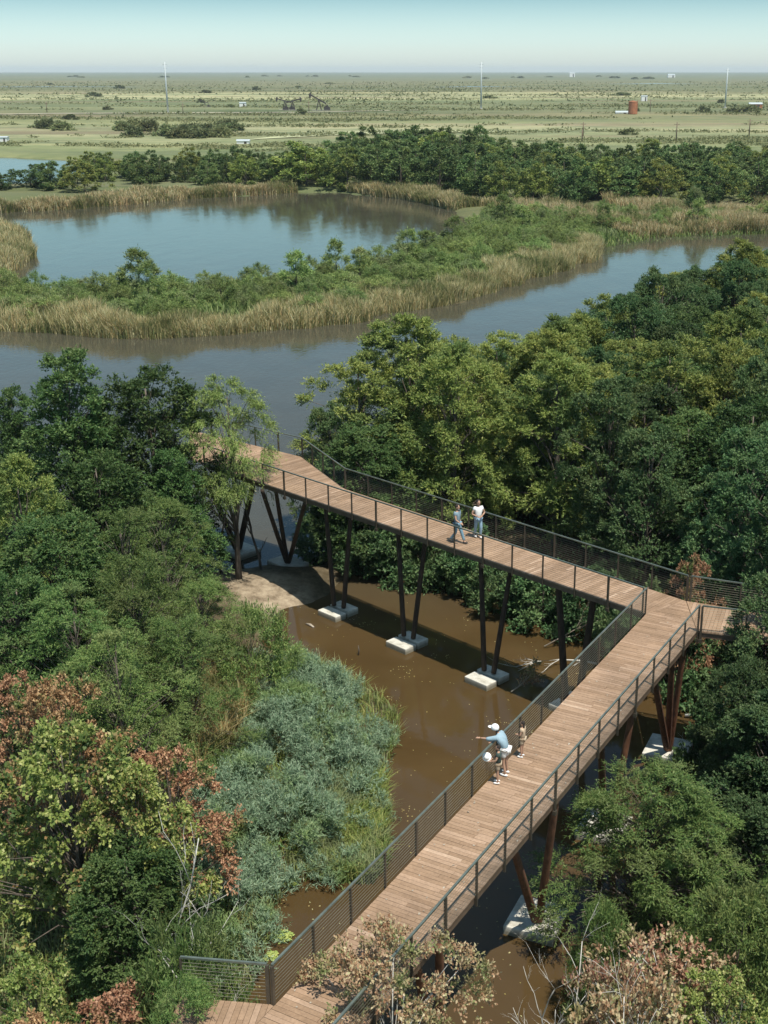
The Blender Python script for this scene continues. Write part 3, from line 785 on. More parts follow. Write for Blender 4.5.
# wood behind the walkway
WG = 'trees of the wood behind the walkway'
front = [('oak', 328, 396, 69, 1.9, 'dark reddish tipped bush tree rising behind the platform railing'),
         ('cyp', 408, 306, 72, 3.7, 'yellow green cypress, the tallest just behind the platform'),
         ('cyp2', 360, 345, 70.5, 3.0, 'yellow green cypress standing between the dark bush tree and the tallest cypress'),
         ('cyp', 455, 335, 68, 2.9, 'yellow green cypress behind the walking couple, left of the darker oaks'),
         ('cyp2', 500, 325, 76, 2.8, 'yellow green cypress on the channel bank right of the tallest one'),
         ('cyp', 560, 310, 81, 3.0, 'tufted cypress on the channel bank'),
         ('cyp2', 612, 288, 89, 2.8, 'tufted cypress further along the channel bank'),
         ('oak', 665, 260, 97, 3.2, 'dark oak where the channel bends'),
         ('oak2', 648, 308, 88, 3.2, 'dark oak behind the tufted cypress'),
         ('cyp', 745, 234, 110, 3.2, 'yellow green cypress at the far right end of the wood'),
         ('russet', 692, 545, 50, 1.3, 'rusty brown tree behind the corner of the walkway')]
pts_used = []
for k, px, py, Y, r, lab in front:
    o = ptree(k, px, py, Y, r, lab, group=WG); pts_used.append((o.location.x, o.location.y))
def sd_w(x, y):
    q = np.array([(x, y)]); return min(float(poly_sd(q, w)[0]) for w in W)
cnt = 0
def cands(Yr, pxr, n, f=1.04):
    Y = rng.uniform(*Yr, n); X = (rng.uniform(*pxr, n) - CX) / F * Y * f
    q = np.stack([X, Y], 1); sd = np.min([poly_sd(q, w) for w in W], axis=0)
    return q, sd
Q_, S_ = cands((46, 128), (310, 940), 9000)
for (X, Y), sdv in zip(Q_, S_):
    if sdv < 0.8: continue
    v = Vector((X, Y, DZ)); t = (v - FA0).dot(fd); q = (v - FA0).dot(fn)
    if q < 5.6 + (1.6 if X > 0 else 0): continue
    if X > SP1.x - 1 and Y < SPf.y + 2.2: continue
    if any((X - a) ** 2 + (Y - b) ** 2 < (3.3 if Y < 90 else 3.9) ** 2 for a, b in pts_used): continue
    pts_used.append((X, Y))
    pxx = CX + F * X / (Y * CP + 18 * SP)
    light = rng.random() < (0.62 if pxx < 600 and Y > 56 else 0.15)
    h = rng.uniform(8.6, 11.2) if q > 7.5 else rng.uniform(6.5, 8.5)
    for _ in range(3): pxx = CX + F * X / (Y * CP + (HC - h) * SP)
    ylim = np.interp(pxx, [300, 340, 430, 500, 540, 600, 660, 720, 768, 900], [385, 338, 322, 340, 326, 298, 272, 250, 240, 230]) + rng.uniform(0, 6)
    h = min(h, (at(pxx, ylim, Y)[2] - 0.7) * 0.94)
    if h < 3: continue
    k = random.choice(['cyp', 'cyp2']) if light else random.choice(['oak', 'oak2', 'oak', 'oak2', 'dense2'])
    row = 'in the row behind the railing' if q < 10 else ('in the middle of the wood' if q < 24 else 'at the channel side of the wood')
    zone = 'behind the platform' if pxx < 400 else 'behind the walking couple' if pxx < 520 else 'right of the couple' if pxx < 620 else 'beyond the walkway corner' if pxx < 720 else 'toward the right edge'
    lab = ('yellow green tufted cypress ' if light else 'dark green broadleaf tree ') + row + ', ' + zone
    tree(k, X, Y, h, rng.uniform(2.5, 3.2), lab, 'tree', WG if light else 'dark trees of the wood behind the walkway')
    cnt += 1
print('wood', cnt)
# right side wood, this side of the side deck
Q_ = np.stack([rng.uniform(12.6, 24, 1500), rng.uniform(22, 42, 1500)], 1); S_ = np.min([poly_sd(Q_, w) for w in W], axis=0)
for (X, Y), sdv in zip(Q_, S_):
    if sdv < 0.3 or any((X - a) ** 2 + (Y - b) ** 2 < 3.2 ** 2 for a, b in pts_used): continue
    pts_used.append((X, Y))
    tree(random.choice(['oak', 'oak2']), X, Y, rng.uniform(6, 8.5), 2.6, 'dark oak at the right edge of the picture, near side of the side deck', 'tree', 'oaks near the right edge')
# low bushes along the shore under the far deck
for px, py, Y in ((370, 520, 64), (400, 525, 63.5), (440, 525, 63), (475, 535, 61.5), (510, 560, 59), (545, 568, 57.5), (590, 570, 56.5), (640, 590, 52.5), (330, 510, 65.5), (675, 600, 50.5)):
    ptree('bush', px, py, Y, 1.9, 'green bush on the shaded shore under the far walkway, ' + {370: 'right of the first footing', 400: 'behind the second columns', 440: 'left of the couple', 475: 'below the couple', 510: 'behind the third columns', 545: 'left of the corner columns',
          590: 'at the corner columns', 640: 'below the corner', 330: 'by the sandy bank', 675: 'beyond the corner'}[px], 'bush', 'bushes along the shore behind the walkway')
# belt of trees beyond the pond
bpts = []
def zone_b(x):
    for lim, t_ in ((130, ' left of the bush row'), (230, ' below the bush row'), (300, ' left of the pumpjacks'), (360, ' below the pumpjacks'), (420, ' right of the pumpjacks'), (470, ' left of the middle pole'),
                    (530, ' below the middle pole'), (600, ' left of the tank'), (660, ' below the rusty tank'), (710, ' right of the tank'), (745, ' below the right pole')):
        if x < lim: return ',' + t_
    return ', near the edge'
def px0(X, Y): return CX + F * X / (Y * CP + HC * SP)
def belt(x0, x1, yb, ytop, d0, d1, n, hmin, hmax, lab, keys):
    c = 0
    Q_, S_ = cands((d0, d1), (x0, x1), n * 60, 1.02)
    for (X, Y), sdv in zip(Q_, S_):
        if sdv < 3 or any((X - a) ** 2 + (Y - b) ** 2 < 5.6 ** 2 for a, b in bpts): continue
        bpts.append((X, Y)); h = rng.uniform(hmin, hmax)
        tree(random.choice(keys), X, Y, h, h * rng.uniform(0.42, 0.6), lab.replace('tree', 'tree on the pond side' if Y < d0 + (d1 - d0) * .45 else 'tree on the plain side', 1) + zone_b(px0(X, Y)), 'tree', 'belt of trees beyond the pond'); c += 1
        if c >= n: break
    print('belt', c)
dk = ['far1', 'far2', 'far1', 'far2', 'far3']
belt(95, 200, 0, 0, 305, 330, 14, 4.8, 6.6, 'dark tree in the belt', dk)
belt(190, 350, 0, 0, 300, 335, 26, 5.2, 7.4, 'dark tree in the belt', dk)
belt(345, 480, 0, 0, 285, 370, 42, 7.5, 10.5, 'dark tree in the belt', dk)
belt(470, 900, 0, 0, 258, 345, 112, 6.5, 8.8, 'dark tree in the belt', dk)
ptree('far1', 48, 160, 291, 4, 'low round dark tree on the strip between the two left ponds', group='belt of trees beyond the pond')
ptree('far2', 28, 163, 297, 4, 'low dark tree beside the round one between the left ponds', group='belt of trees beyond the pond')
ptree('far3', 82, 160, 286, 4.2, 'yellow green round tree between the two left ponds', group='belt of trees beyond the pond')
ptree('far1', 0, 172, 292, 3.4, 'low dark tree at the left edge between the ponds', group='belt of trees beyond the pond')
ptree('far3', 305, 140, 300, 7, 'broad lighter green tree standing forward in the belt on the pond shore', group='belt of trees beyond the pond')
ptree('far3', 598, 155, 268, 5.5, 'lighter round tree standing forward in the right half of the belt', group='belt of trees beyond the pond')
ptree('willow', 12, 0, 10, 1, 'x') if False else None

# bushes on the plain
PG = 'bushes scattered over the plain'
def pbush(px, py, r, h):
    X, Y = un(px, py, 0.8)
    tree('plainbush', X, Y, h, r, 'small dark bush out on the plain beyond the tree belt', 'bush', PG, z=0.75)
for px, py, n in ((205, 136, 16), (190, 133, 5), (230, 130, 3), (130, 129, 4), (57, 130, 3), (45, 128, 2), (145, 131, 2)):
    for i in range(n): pbush(px + rng.normal() * n * 1.2, py + rng.normal() * 1.2, rng.uniform(3, 5), rng.uniform(2.5, 4))
for i in range(26):
    py = 72 + 3 + abs(rng.normal()) * 26 + 2
    if py > 150: continue
    px = rng.uniform(-60, 860)
    s = 1.0 if py > 100 else 2.2
    pbush(px, py, rng.uniform(2, 4) * s, rng.uniform(1.5, 3.0) * (1 if py > 100 else 1.5))
for cx_, cy_, n, wd in ((300, 76.5, 7, 60), (530, 78, 8, 90), (700, 112, 5, 70), (640, 79, 4, 40), (110, 77, 5, 60)):
    for i in range(n): pbush(cx_ + rng.uniform(-wd, wd), cy_ + rng.normal() * 0.6, rng.uniform(3, 6) * (2.2 if cy_ < 90 else 1), rng.uniform(2, 3.5) * (1.6 if cy_ < 90 else 1))

# ------------------------------------------------------------------ reeds, grass, brush
print('T', 'reeds, grass, brush', round(time.time() - T0, 1))
def sample_poly(poly, n):
    lo, hi = poly.min(0), poly.max(0); out = []
    while sum(len(o) for o in out) < n:
        p = rng.uniform(lo, hi, (n * 3, 2)); out.append(p[poly_sd(p, poly) < 0])
    return np.concatenate(out)[:n]
def blades(P, z, hgt, wd, lean=0.15, bend=0.25):
    n = len(P); az = rng.uniform(0, 2 * np.pi, n); d = np.stack([np.cos(az), np.sin(az), np.zeros(n)], 1)
    s = np.stack([-np.sin(az + rng.normal(size=n) * 0.8), np.cos(az), np.zeros(n)], 1)
    B = np.stack([P[:, 0], P[:, 1], z], 1); h = hgt[:, None]; w = wd[:, None]
    ln = (lean * rng.random(n))[:, None]; bn = (bend * rng.random(n))[:, None]
    mid = B + d * h * ln * 0.5 + np.array([0, 0, 1.0]) * h * 0.55
    tip = B + d * h * (ln + bn) + np.array([0, 0, 1.0]) * h * (1 - bn * 0.35)
    V = np.stack([B - s * w / 2, B + s * w / 2, mid + s * w * 0.5, tip, mid - s * w * 0.5], 1).reshape(-1, 3)
    i = np.arange(n)[:, None] * 5
    Fc = np.concatenate([i + np.array([[0, 1, 2, 4]])], 0); T = i + np.array([[4, 2, 3, 3]])
    return V, Fc, i + np.array([[4, 2, 3]])
def blade_obj(name, P, z, hgt, wd, mat, label, lean=0.15, bend=0.25):
    V, Q, T = blades(P, z, hgt, wd, lean, bend)
    me = bpy.data.meshes.new(name)
    V = V.astype(np.float32); nq, ntt = len(Q), len(T)
    me.vertices.add(len(V)); me.vertices.foreach_set('co', V.ravel())
    loops = np.concatenate([Q.ravel(), T.ravel()]).astype(np.int32)
    me.loops.add(len(loops)); me.loops.foreach_set('vertex_index', loops)
    me.polygons.add(nq + ntt)
    me.polygons.foreach_set('loop_start', np.concatenate([np.arange(nq) * 4, nq * 4 + np.arange(ntt) * 3]).astype(np.int32))
    me.polygons.foreach_set('loop_total', np.concatenate([np.full(nq, 4), np.full(ntt, 3)]).astype(np.int32))
    me.materials.append(mat); me.update(calc_edges=True)
    o = link(name, me); tag(o, label, kind='stuff'); return o
def reedbed(line, depth, n, hmin, hmax, label, wd=0.10, back=True):
    """reeds along a shoreline given in pixels, spreading 'depth' metres inland"""
    L = unp(line); seg = np.linalg.norm(np.diff(L, axis=0), axis=1); cum = np.concatenate([[0], np.cumsum(seg)])
    t = rng.uniform(0, cum[-1], n); i = np.clip(np.searchsorted(cum, t) - 1, 0, len(seg) - 1)
    f = (t - cum[i]) / seg[i]; p = L[i] + (L[i + 1] - L[i]) * f[:, None]
    d = (L[i + 1] - L[i]) / seg[i][:, None]; nv = np.stack([-d[:, 1], d[:, 0]], 1)
    if not back: nv = -nv
    q = rng.random(n) ** 1.2 * depth * (0.8 + 0.35 * np.sin(t / 7.0) + 0.2 * np.sin(t / 2.3)) - 0.8
    p = p + nv * q[:, None] + rng.normal(size=(n, 2)) * 0.15
    z = height(p); p = p[z > -0.35]; z = z[z > -0.35]; n = len(p)
    tuft = 0.8 + 0.20 * vnoise(p, 1.3, 9) + 0.18 * vnoise(p, 5.5, 3)
    blade_obj('reed_bed', p, z, rng.uniform(hmin, hmax, n) * tuft, np.full(n, wd) * rng.uniform(0.7, 1.3, n), M['reed'], label, 0.35, 0.3)
reedbed([(-120, 334), (0, 331), (60, 335), (150, 338), (260, 333), (350, 323), (450, 303), (540, 277), (588, 263), (602, 247)], 8, 80000, 1.5, 2.7, 'band of tan cattail reeds along the near edge of the island', 0.055)
reedbed([(622, 240), (690, 235), (768, 233), (900, 229)], 44, 80000, 2.0, 3.0, 'tan cattail reeds in front of the right half of the tree belt', 0.10)
reedbed([(-120, 214), (0, 213), (60, 210), (110, 206), (200, 198), (298, 193)], 9, 30000, 1.6, 2.7, 'tan reeds on the far pond shore at left below the tree belt', 0.12)
reedbed([(350, 193), (400, 199), (440, 206), (458, 211)], 9, 22000, 1.9, 3.0, 'tan reeds on the far shore below the middle of the tree belt', 0.12)
reedbed([(-100, 279), (0, 277), (22, 269), (30, 257), (27, 242), (0, 231), (-100, 227)], 12, 30000, 1.8, 2.8, 'green and tan reeds on the tongue of land at the left edge of the pond', 0.08)
# island undergrowth and shrubs
isl = unp([(-150, 330), (0, 326), (60, 329), (150, 332), (260, 327), (350, 316), (450, 296), (540, 270), (585, 256), (600, 248), (768, 234), (900, 228), (900, 214), (768, 214), (600, 212), (500, 212), (480, 226), (455, 242), (400, 260), (350, 278), (250, 290), (130, 298), (0, 294), (-150, 294)])
p = sample_poly(isl, 60000); p = p[p[:, 1] < 225]
blade_obj('marsh_grass', p, height(p), rng.uniform(0.8, 1.7, len(p)), np.full(len(p), 0.16), M['island'], 'grey green marsh grass covering the middle of the island', 0.3, 0.4)
IG = 'willow shrubs on the island'
ip = []
def zone_i(x):
    for lim, t_ in ((35, 'at the left edge'), (100, 'above the pointed evergreen'), (185, 'above the round dark tree'), (260, 'above the leaning willow'), (330, 'above the platform'), (440, 'above the tallest cypress'), (520, 'above the walking couple'), (600, 'at its bend')):
        if x < lim: return t_
    return 'right of its bend'
sel = sample_poly(isl, 1600)
S_ = np.min([poly_sd(sel, w) for w in W], axis=0); S1_ = poly_sd(sel, W[1])
for (X, Y), sdw, fr in zip(sel, S_, S1_):
    if sdw < 2.5 or Y > 232 or any((X - a) ** 2 + (Y - b) ** 2 < 3.1 ** 2 for a, b in ip): continue
    if fr < 6.5 and rng.random() < 0.8: continue
    ip.append((X, Y)); big = rng.random() < 0.09
    tree('isl2' if big else 'isl', X, Y, rng.uniform(4.2, 5.4) if big else rng.uniform(1.8, 3.2), rng.uniform(1.4, 2.2),
         ('tall pointed' if big else 'low round') + ' willow shrub on the ' + ('pond' if sdw < 8 and fr > 10 else 'reed') + ' side of the island, ' + zone_i(px0(X, Y)), 'shrub', IG)
print('island', len(ip))

# grey-green brush mound beside the brown pond
mound = unp([(246, 668), (300, 664), (345, 680), (388, 716), (386, 745), (378, 775), (375, 845), (360, 862), (318, 862), (282, 872), (268, 905), (255, 960), (228, 985), (185, 965), (148, 900), (155, 840), (200, 800), (232, 755), (238, 705)], 0.8)
cs = sample_poly(mound, 260)
keep = []
for c in cs:
    if all(np.hypot(*(c - k)) > 0.52 for k in keep): keep.append(c)
C = np.array(keep); zz = height(C); inner = np.clip(-poly_sd(C, mound) / 1.6, 0.25, 1)
tops = zz + 0.35 + (1.35 + 0.5 * vnoise(C, 1.6, 4)) * inner
cc = []; oo = []; rr = []
for (x, y), z0, z1 in zip(C, zz, tops):
    for f_ in (1.0, 0.78, 0.5):
        if f_ < 1 and (z1 - z0) * (1 - f_) < 0.2: continue
        cc.append((x + rng.normal() * 0.12, y + rng.normal() * 0.12, max(0.15, z0 + (z1 - z0) * f_ - 0.25))); v = rng.normal(size=3) * 0.5; oo.append((v[0], v[1], 1.0)); rr.append(0.55)
V, Fc = twigs(np.array(cc), nrm(np.array(oo)), 36, 13, 0.45, 0.3, 0.17, 0.028, crad=np.array(rr), flat=0.6, upb=0.7)
o = link('brush_thicket', np_mesh('brush_thicket', V, Fc, M['brush'])); tag(o, 'dense grey green brush thicket beside the brown pond', kind='stuff')
# grass fringes
gr = unp([(250, 690), (275, 660), (300, 652), (345, 668), (398, 706), (400, 730), (388, 752), (388, 850), (372, 868), (330, 868), (290, 872), (272, 905), (262, 950), (245, 1000), (150, 1010), (60, 1040), (-80, 1000), (-80, 640), (120, 640), (230, 640)], 0.5)
p = sample_poly(gr, 34000)
blade_obj('bank_grass', p, np.maximum(height(p), 0), rng.uniform(0.35, 0.95, len(p)), np.full(len(p), 0.03), M['grass'], 'long green grass fringing the brush and the left bank', 0.4, 0.6)
fr = unp([(330, 780), (384, 770), (388, 852), (372, 870), (320, 868), (300, 850)], 0.6)
p = sample_poly(fr, 9000)
blade_obj('bank_grass', p, np.maximum(height(p), 0), rng.uniform(0.4, 1.05, len(p)), np.full(len(p), 0.035), M['grass'], 'clump of long yellow green grass at the pond edge of the brush', 0.4, 0.7)
dr = unp([(190, 690), (240, 672), (262, 700), (235, 760), (200, 790), (160, 770), (150, 720)], 0.8)
p = sample_poly(dr, 5000)
blade_obj('dry_grass', p, height(p), rng.uniform(1.4, 2.6, len(p)), np.full(len(p), 0.03), M['dry'], 'dry straw coloured stalks between the feathery trees and the brush', 0.3, 0.5)
dr = unp([(-60, 640), (40, 640), (40, 600), (-60, 600)], 0.8)
# undergrowth beneath trees
def floor_leaves(poly, n, label, mat='oak', zr=0.9):
    p = sample_poly(poly, n); z = height(p); ok = z > 0.1; p = p[ok]; z = z[ok]
    cl = 0.5 + 0.5 * vnoise(p, 1.2, 6)
    O = np.stack([p[:, 0], p[:, 1], z + rng.random(len(p)) * zr * cl], 1)
    V, Fc = leaves_mesh(O, nrm(rng.normal(size=(len(p), 3)) + np.array([0, 0, .2])), nrm(rng.normal(size=(len(p), 3)) * .5 + np.array([0, 0, 1.0])), rng.uniform(.12, .25, len(p)), rng.uniform(.07, .12, len(p)))
    o = link('undergrowth', np_mesh('undergrowth', V, Fc, M[mat])); tag(o, label, kind='stuff')
floor_leaves(np.array([(-40, 22), (-3, 22), (-5, 40), (-9, 50), (-14, 62), (-40, 70)], float), 70000, 'leafy undergrowth beneath the trees of the left bank', 'feather')
floor_leaves(np.array([(5.5, 24), (22, 24), (24, 42), (13, 42), (9, 36), (6, 32)], float), 34000, 'leafy undergrowth beneath the trees at lower right', 'feather', 0.7)
floor_leaves(np.array([(-6, 62), (10, 46), (34, 46), (50, 120), (20, 100), (-4, 72)], float), 60000, 'dark undergrowth on the floor of the wood behind the walkway')
# lily pads / floating weed
pads = []
for cx_, cy_, rx, ry, n in ((290, 884, 7, 4, 70), (338, 870, 14, 3, 150), (283, 938, 9, 5, 110), (272, 958, 6, 4, 60), (366, 866, 6, 3, 60), (268, 915, 5, 6, 60)):
    for i in range(n):
        a = rng.uniform(0, 6.28); q = math.sqrt(rng.random()); pads.append(un(cx_ + rx * q * math.cos(a), cy_ + ry * q * math.sin(a), 0.0))
p = np.array(pads); O = np.stack([p[:, 0], p[:, 1], 0.02 + rng.random(len(p)) * 0.10], 1); n = len(p)
V, Fc = leaves_mesh(O, nrm(rng.normal(size=(n, 3)) * np.array([1, 1, .2])), np.tile([0, 0, 1.0], (n, 1)) + rng.normal(size=(n, 3)) * .25, rng.uniform(.1, .18, n), rng.uniform(.09, .15, n))
tag(link('water_weed', np_mesh('water_weed', V, Fc, M['lily'])), 'bright green water weed floating at the edge of the brush', kind='stuff')

# low scrub on the plain, one mass
n = 400000; yy = 36840.0 / rng.uniform(12, 92, n); q = np.stack([(rng.uniform(-60, 850, n) - CX) / F * yy, yy], 1)
fld_ = vnoise(q * np.array([0.35, 1.0]), 22, 3) + 0.8 * vnoise(q * np.array([0.4, 1.0]), 60, 8) + 0.5 * vnoise(q, 7, 5)
sdq = np.min([poly_sd(q, w) for w in (W[0], W[3])], axis=0)
ok = (fld_ > 0.45) & (q[:, 1] > 345) & (sdq > 6)
for a_, b_ in ((285, 110), (293, 110.3), (319, 110.5), (632, 114)):
    X, Y = un(a_, b_, .9); ok &= ~((abs(q[:, 0] - X) < 14) & (q[:, 1] > Y - 60) & (q[:, 1] < Y + 12))
q = q[ok][:52000]; n = len(q)
sz = np.clip(q[:, 1] / 520.0, 0.7, 3.2)
O = np.stack([q[:, 0], q[:, 1], 0.7 + rng.random(n) * 0.7 * sz ** .5], 1)
V, Fc = leaves_mesh(O, nrm(rng.normal(size=(n, 3)) * np.array([1, 1, .45])), nrm(rng.normal(size=(n, 3)) * .5 + np.array([0, 0, 1.0])), rng.uniform(.7, 1.5, n) * sz, rng.uniform(.4, .8, n) * sz)
tag(link('marsh_scrub', np_mesh('marsh_scrub', V, Fc, M['plainleaf'])), 'low green scrub mottling the plain beyond the tree belt', kind='stuff')
# leaf litter on the boards, scum on the water
def litter(name, P3, mat, label, l=.09):
    n = len(P3); V, Fc = leaves_mesh(P3, rng.normal(size=(n, 3)) * np.array([1, 1, .05]), np.tile([0, 0, 1.0], (n, 1)) + rng.normal(size=(n, 3)) * .15, rng.uniform(.5, 1.3, n) * l, rng.uniform(.4, .8, n) * l)
    tag(link(name, np_mesh(name, V, Fc, mat)), label, kind='stuff')
t_ = rng.random(110) * (L1 - L0).length; w2 = rng.beta(.5, .5, 110) * (wn - .2) + .1
litter('leaf_litter', np.array([tuple(L0 + nd * a + nn_ * b + Vector((0, 0, .012))) for a, b in zip(t_, w2)]), M['drift'], 'dry fallen leaves scattered on the near boards')
q = np.stack([rng.uniform(-9, 9, 9000), rng.uniform(28, 60, 9000)], 1)
q = q[(poly_sd(q, W[2]) < -0.1) & ((vnoise(q, 1.7, 4) > 0.75) | (rng.random(len(q)) < .04) | (poly_sd(q, W[2]) > -0.45))]
litter('floating_debris', np.column_stack([q, np.full(len(q), .012)]), M['dry'], 'bits of dead leaf floating on the brown pond', .07)

# ------------------------------------------------------------------ dead wood
print('T', 'dead wood', round(time.time() - T0, 1))
def dead(name, pos, hgt, n, seed, mat, label, cat, tilt=(0, 0), spread=0.9, r0=0.045, group=None, leafmat=None, nl=0):
    rg = random.Random(seed); m = MB(); tips = []
    def grow(p, d, l, r, depth):
        pts = [p]; rs = [r]; dd = d.copy()
        for i in range(4):
            dd = (dd + Vector((rg.gauss(0, .17), rg.gauss(0, .17), rg.gauss(0, .10)))).normalized()
            pts.append(pts[-1] + dd * l / 4); rs.append(r * (1 - 0.17 * (i + 1)))
        m.tube(pts, rs, 6 if depth == 0 else 4)
        tips.append(pts[-1])
        if depth < 3:
            for k in range(n if depth == 0 else 3):
                i = rg.randint(1, 4)
                a = rg.uniform(0, 6.28); s = Vector((math.cos(a), math.sin(a), rg.uniform(-.1, .6))) * spread
                grow(pts[i], (dd + s).normalized(), l * rg.uniform(.22, .45), rs[i] * .62, depth + 1)
    grow(Vector((0, 0, -0.2)), Vector((tilt[0], tilt[1], 1)).normalized() if tilt[0] < 5 else Vector((1, 0, .1)), hgt, r0, 0)
    if leafmat:
        root = empty(name, pos); m.build('branches', mat, root, smooth=True)
        T = np.array([tuple(t) for t in tips]); V, Fc = twigs(T, nrm(T + 1e-3), nl, 6, .2, .2, .09, .06, crad=np.full(len(T), .18))
        link('leaves', np_mesh('leaves', V, Fc, leafmat), root); o = root
    else:
        o = m.build(name, mat, None, smooth=True); o.location = pos
    tag(o, label, cat, group); return o
def dpos(px, py, Y=None, z=0.3):
    X, Y2 = un(px, py, z); return (X, Y2, max(0, hz(X, Y2)) if Y is None else Y)
X, Y, Z = at(160, 850, 28.5); dead('dead_tree', (X, Y, .6), Z - .2, 6, 4, M['palebark'], 'bleached bare dead tree beside the grey green brush', 'dead tree', r0=.045, spread=.45)
X, Y, Z = at(182, 930, 27.0); dead('dead_tree', (X, Y, .6), Z - .6, 5, 9, M['palebark'], 'smaller bleached dead tree in front of the first at the brush edge', 'dead tree', r0=.05, spread=.6)
X, Y, Z = at(238, 955, 24.0); dead('dead_tree', (X, Y, .6), Z - .8, 5, 12, M['palebark'], 'thin pale bare sapling against the near left railing', 'dead tree', r0=.035, spread=.7)
for i, (px, py, Y, lab) in enumerate(((541, 945, 27.5, 'leftmost bleached bare sapling at the bottom beside the footing'), (575, 955, 27.0, 'middle bleached bare sapling at the bottom'), (612, 990, 25.0, 'lowest bleached bare sapling amid the pink bushes'), (655, 985, 25, 'bleached bare twigs right of the pink bush'))):
    X, Y, Z = at(px, py, Y); dead('dead_tree', (X, Y, .3), Z - .2, 11, 20 + i, M['palebark'], lab, 'dead tree', r0=.035, spread=.6, group='bleached saplings at the bottom right')
def fallen(px, py, L, seed, ang, lab, mat='drift', r0=.05, leafmat=None, nl=0, z=.15, tiltz=0.25, n=6):
    X, Y = un(px, py, z); o = dead('fallen_branch', (X, Y, max(hz(X, Y), 0) + z), L, n, seed, M[mat], lab, 'branch', spread=.7, r0=r0, leafmat=leafmat, nl=nl)
    o.rotation_euler = (0, R(90) - tiltz, ang); return o
fallen(600, 664, 4.2, 31, 3.0, 'bleached fallen branch lying in the brown water behind the walkway corner', 'palebark', .05)
fallen(548, 645, 3.4, 33, 0.3, 'leafless brown brush pile in the water behind the far walkway', 'drift', .035)
fallen(515, 690, 1.5, 35, 0.4, 'small pink leaved branch in the water by the third footing', 'drift', .03, M['pink'], 2)
fallen(690, 715, 3.0, 37, -0.2, 'bleached fallen trunk on the right bank below the side deck', 'palebark', .07)
fallen(715, 765, 2.2, 39, 2.2, 'crooked white branch beside the right footing', 'palebark', .05)
fallen(735, 765, 2.5, 41, 1.0, 'brown leaved fallen branch on the shaded right bank', 'drift', .04, M['russet'], 3)
fallen(255, 490, 2.5, 43, 2.0, 'pale dry branch hanging below the willow', 'drift', .04)
m = MB(); m.tube([(0, 0, -.1), (0.05, 0, .25), (0.02, 0, .5)], [.04, .035, .02], 7); o = m.build('snag', M['bark'], smooth=True); o.location = (*un(358, 655, 0), 0); tag(o, 'short dark snag sticking out of the brown pond', 'snag')
m = MB(); m.tube([(-.3, 0, .02), (0, 0.02, .06), (.3, 0, .03)], [.05, .07, .04], 8); o = m.build('driftwood_log', M['drift'], smooth=True); o.location = (*un(310, 626, 0), 0); o.rotation_euler = (0, 0, -.8); tag(o, 'small tan driftwood log floating on the brown pond', 'log')
# willow's visible crooked trunks below the deck
for px, py, s_, lab in ((222, 575, 51, 'crooked bare trunk rising beside the first slanting columns'), (262, 572, 52, 'second crooked trunk between the slanting columns')):
    X, Y = un(px, py, .3); dead('crooked_tree', (X, Y, .2), 4.8, 3, s_, M['bark'], lab, 'tree', tilt=(-.15, 0), spread=.35, r0=.09)

# ------------------------------------------------------------------ plain furniture
M['pole'] = plain('galvanised_pole', (0.42, 0.47, 0.48), 0.5, 0.0, 0.1)
M['wpole'] = plain('wooden_pole', (0.16, 0.12, 0.08), 0.9)
M['rust'] = plain('rusty_tank', (0.34, 0.13, 0.06), 0.8, 0, 0.3, 0.6)
M['white'] = plain('white_paint', (0.75, 0.75, 0.72), 0.6, 0, 0.08)
M['black'] = plain('dark_machinery', (0.05, 0.04, 0.035), 0.6)
for px, pt, pb_, lab in ((168, 62, 113, 'tall pale steel pole on the left of the plain'), (481, 62, 109, 'tall pale steel pole at the middle of the plain'), (725, 68, 108, 'tall pale steel pole on the right of the plain')):
    X, Y = un(px, pb_, .9); Z = at(px, pt, Y)[2]
    r = empty('steel_pole', (X, Y, .9)); tag(r, lab, 'pole', 'tall pale steel poles')
    m = MB(); m.tube([(0, 0, 0), (0, 0, Z * .5), (0, 0, Z - .9)], [.62, .48, .34], 10); m.build('shaft', M['pole'], r, smooth=True)
    m = MB(); m.tube([(0, 0, -.1), (0, 0, .5)], [1.5, 1.5], 10); m.build('base', M['concrete'], r)
    m = MB(); m.bar((-1.4, 0, Z - 2.5), (1.4, 0, Z - 2.5), .25, .25); m.bar((-1.1, 0, Z - 4.5), (1.1, 0, Z - 4.5), .25, .25); m.build('crossarm', M['pole'], r)
for i, (px, pb_, hpx, lab) in enumerate(((676, 142, 20, 'wooden utility pole just behind the tree belt at right'), (749, 136, 17, 'wooden utility pole near the right edge'), (583, 136, 14, 'wooden utility pole behind the middle of the belt'),
                              (650, 112, 13, 'thin wooden pole right of the rusty tank'), (309, 112, 11, 'thin wooden pole between the pumpjacks'), (582, 141, 11, 'short wooden pole beside the pale grass'),
                              (183, 113, 10, 'thin wooden pole near the left steel pole'), (47, 112, 10, 'thin wooden pole on the far left'))):
    X, Y = un(px, pb_, .9); Z = at(px, pb_ - hpx, Y)[2]
    r = empty('utility_pole', (X, Y, .8)); tag(r, lab, 'utility pole', 'wooden utility poles on the plain')
    m = MB(); m.tube([(0, 0, 0), (0, 0, Z - .8)], [.26, .18], 8); m.build('shaft', M['wpole'], r, smooth=True)
    m = MB(); m.bar((-1.1, 0, Z - 1.6), (1.1, 0, Z - 1.6), .18, .18); m.build('crossarm', M['wpole'], r)
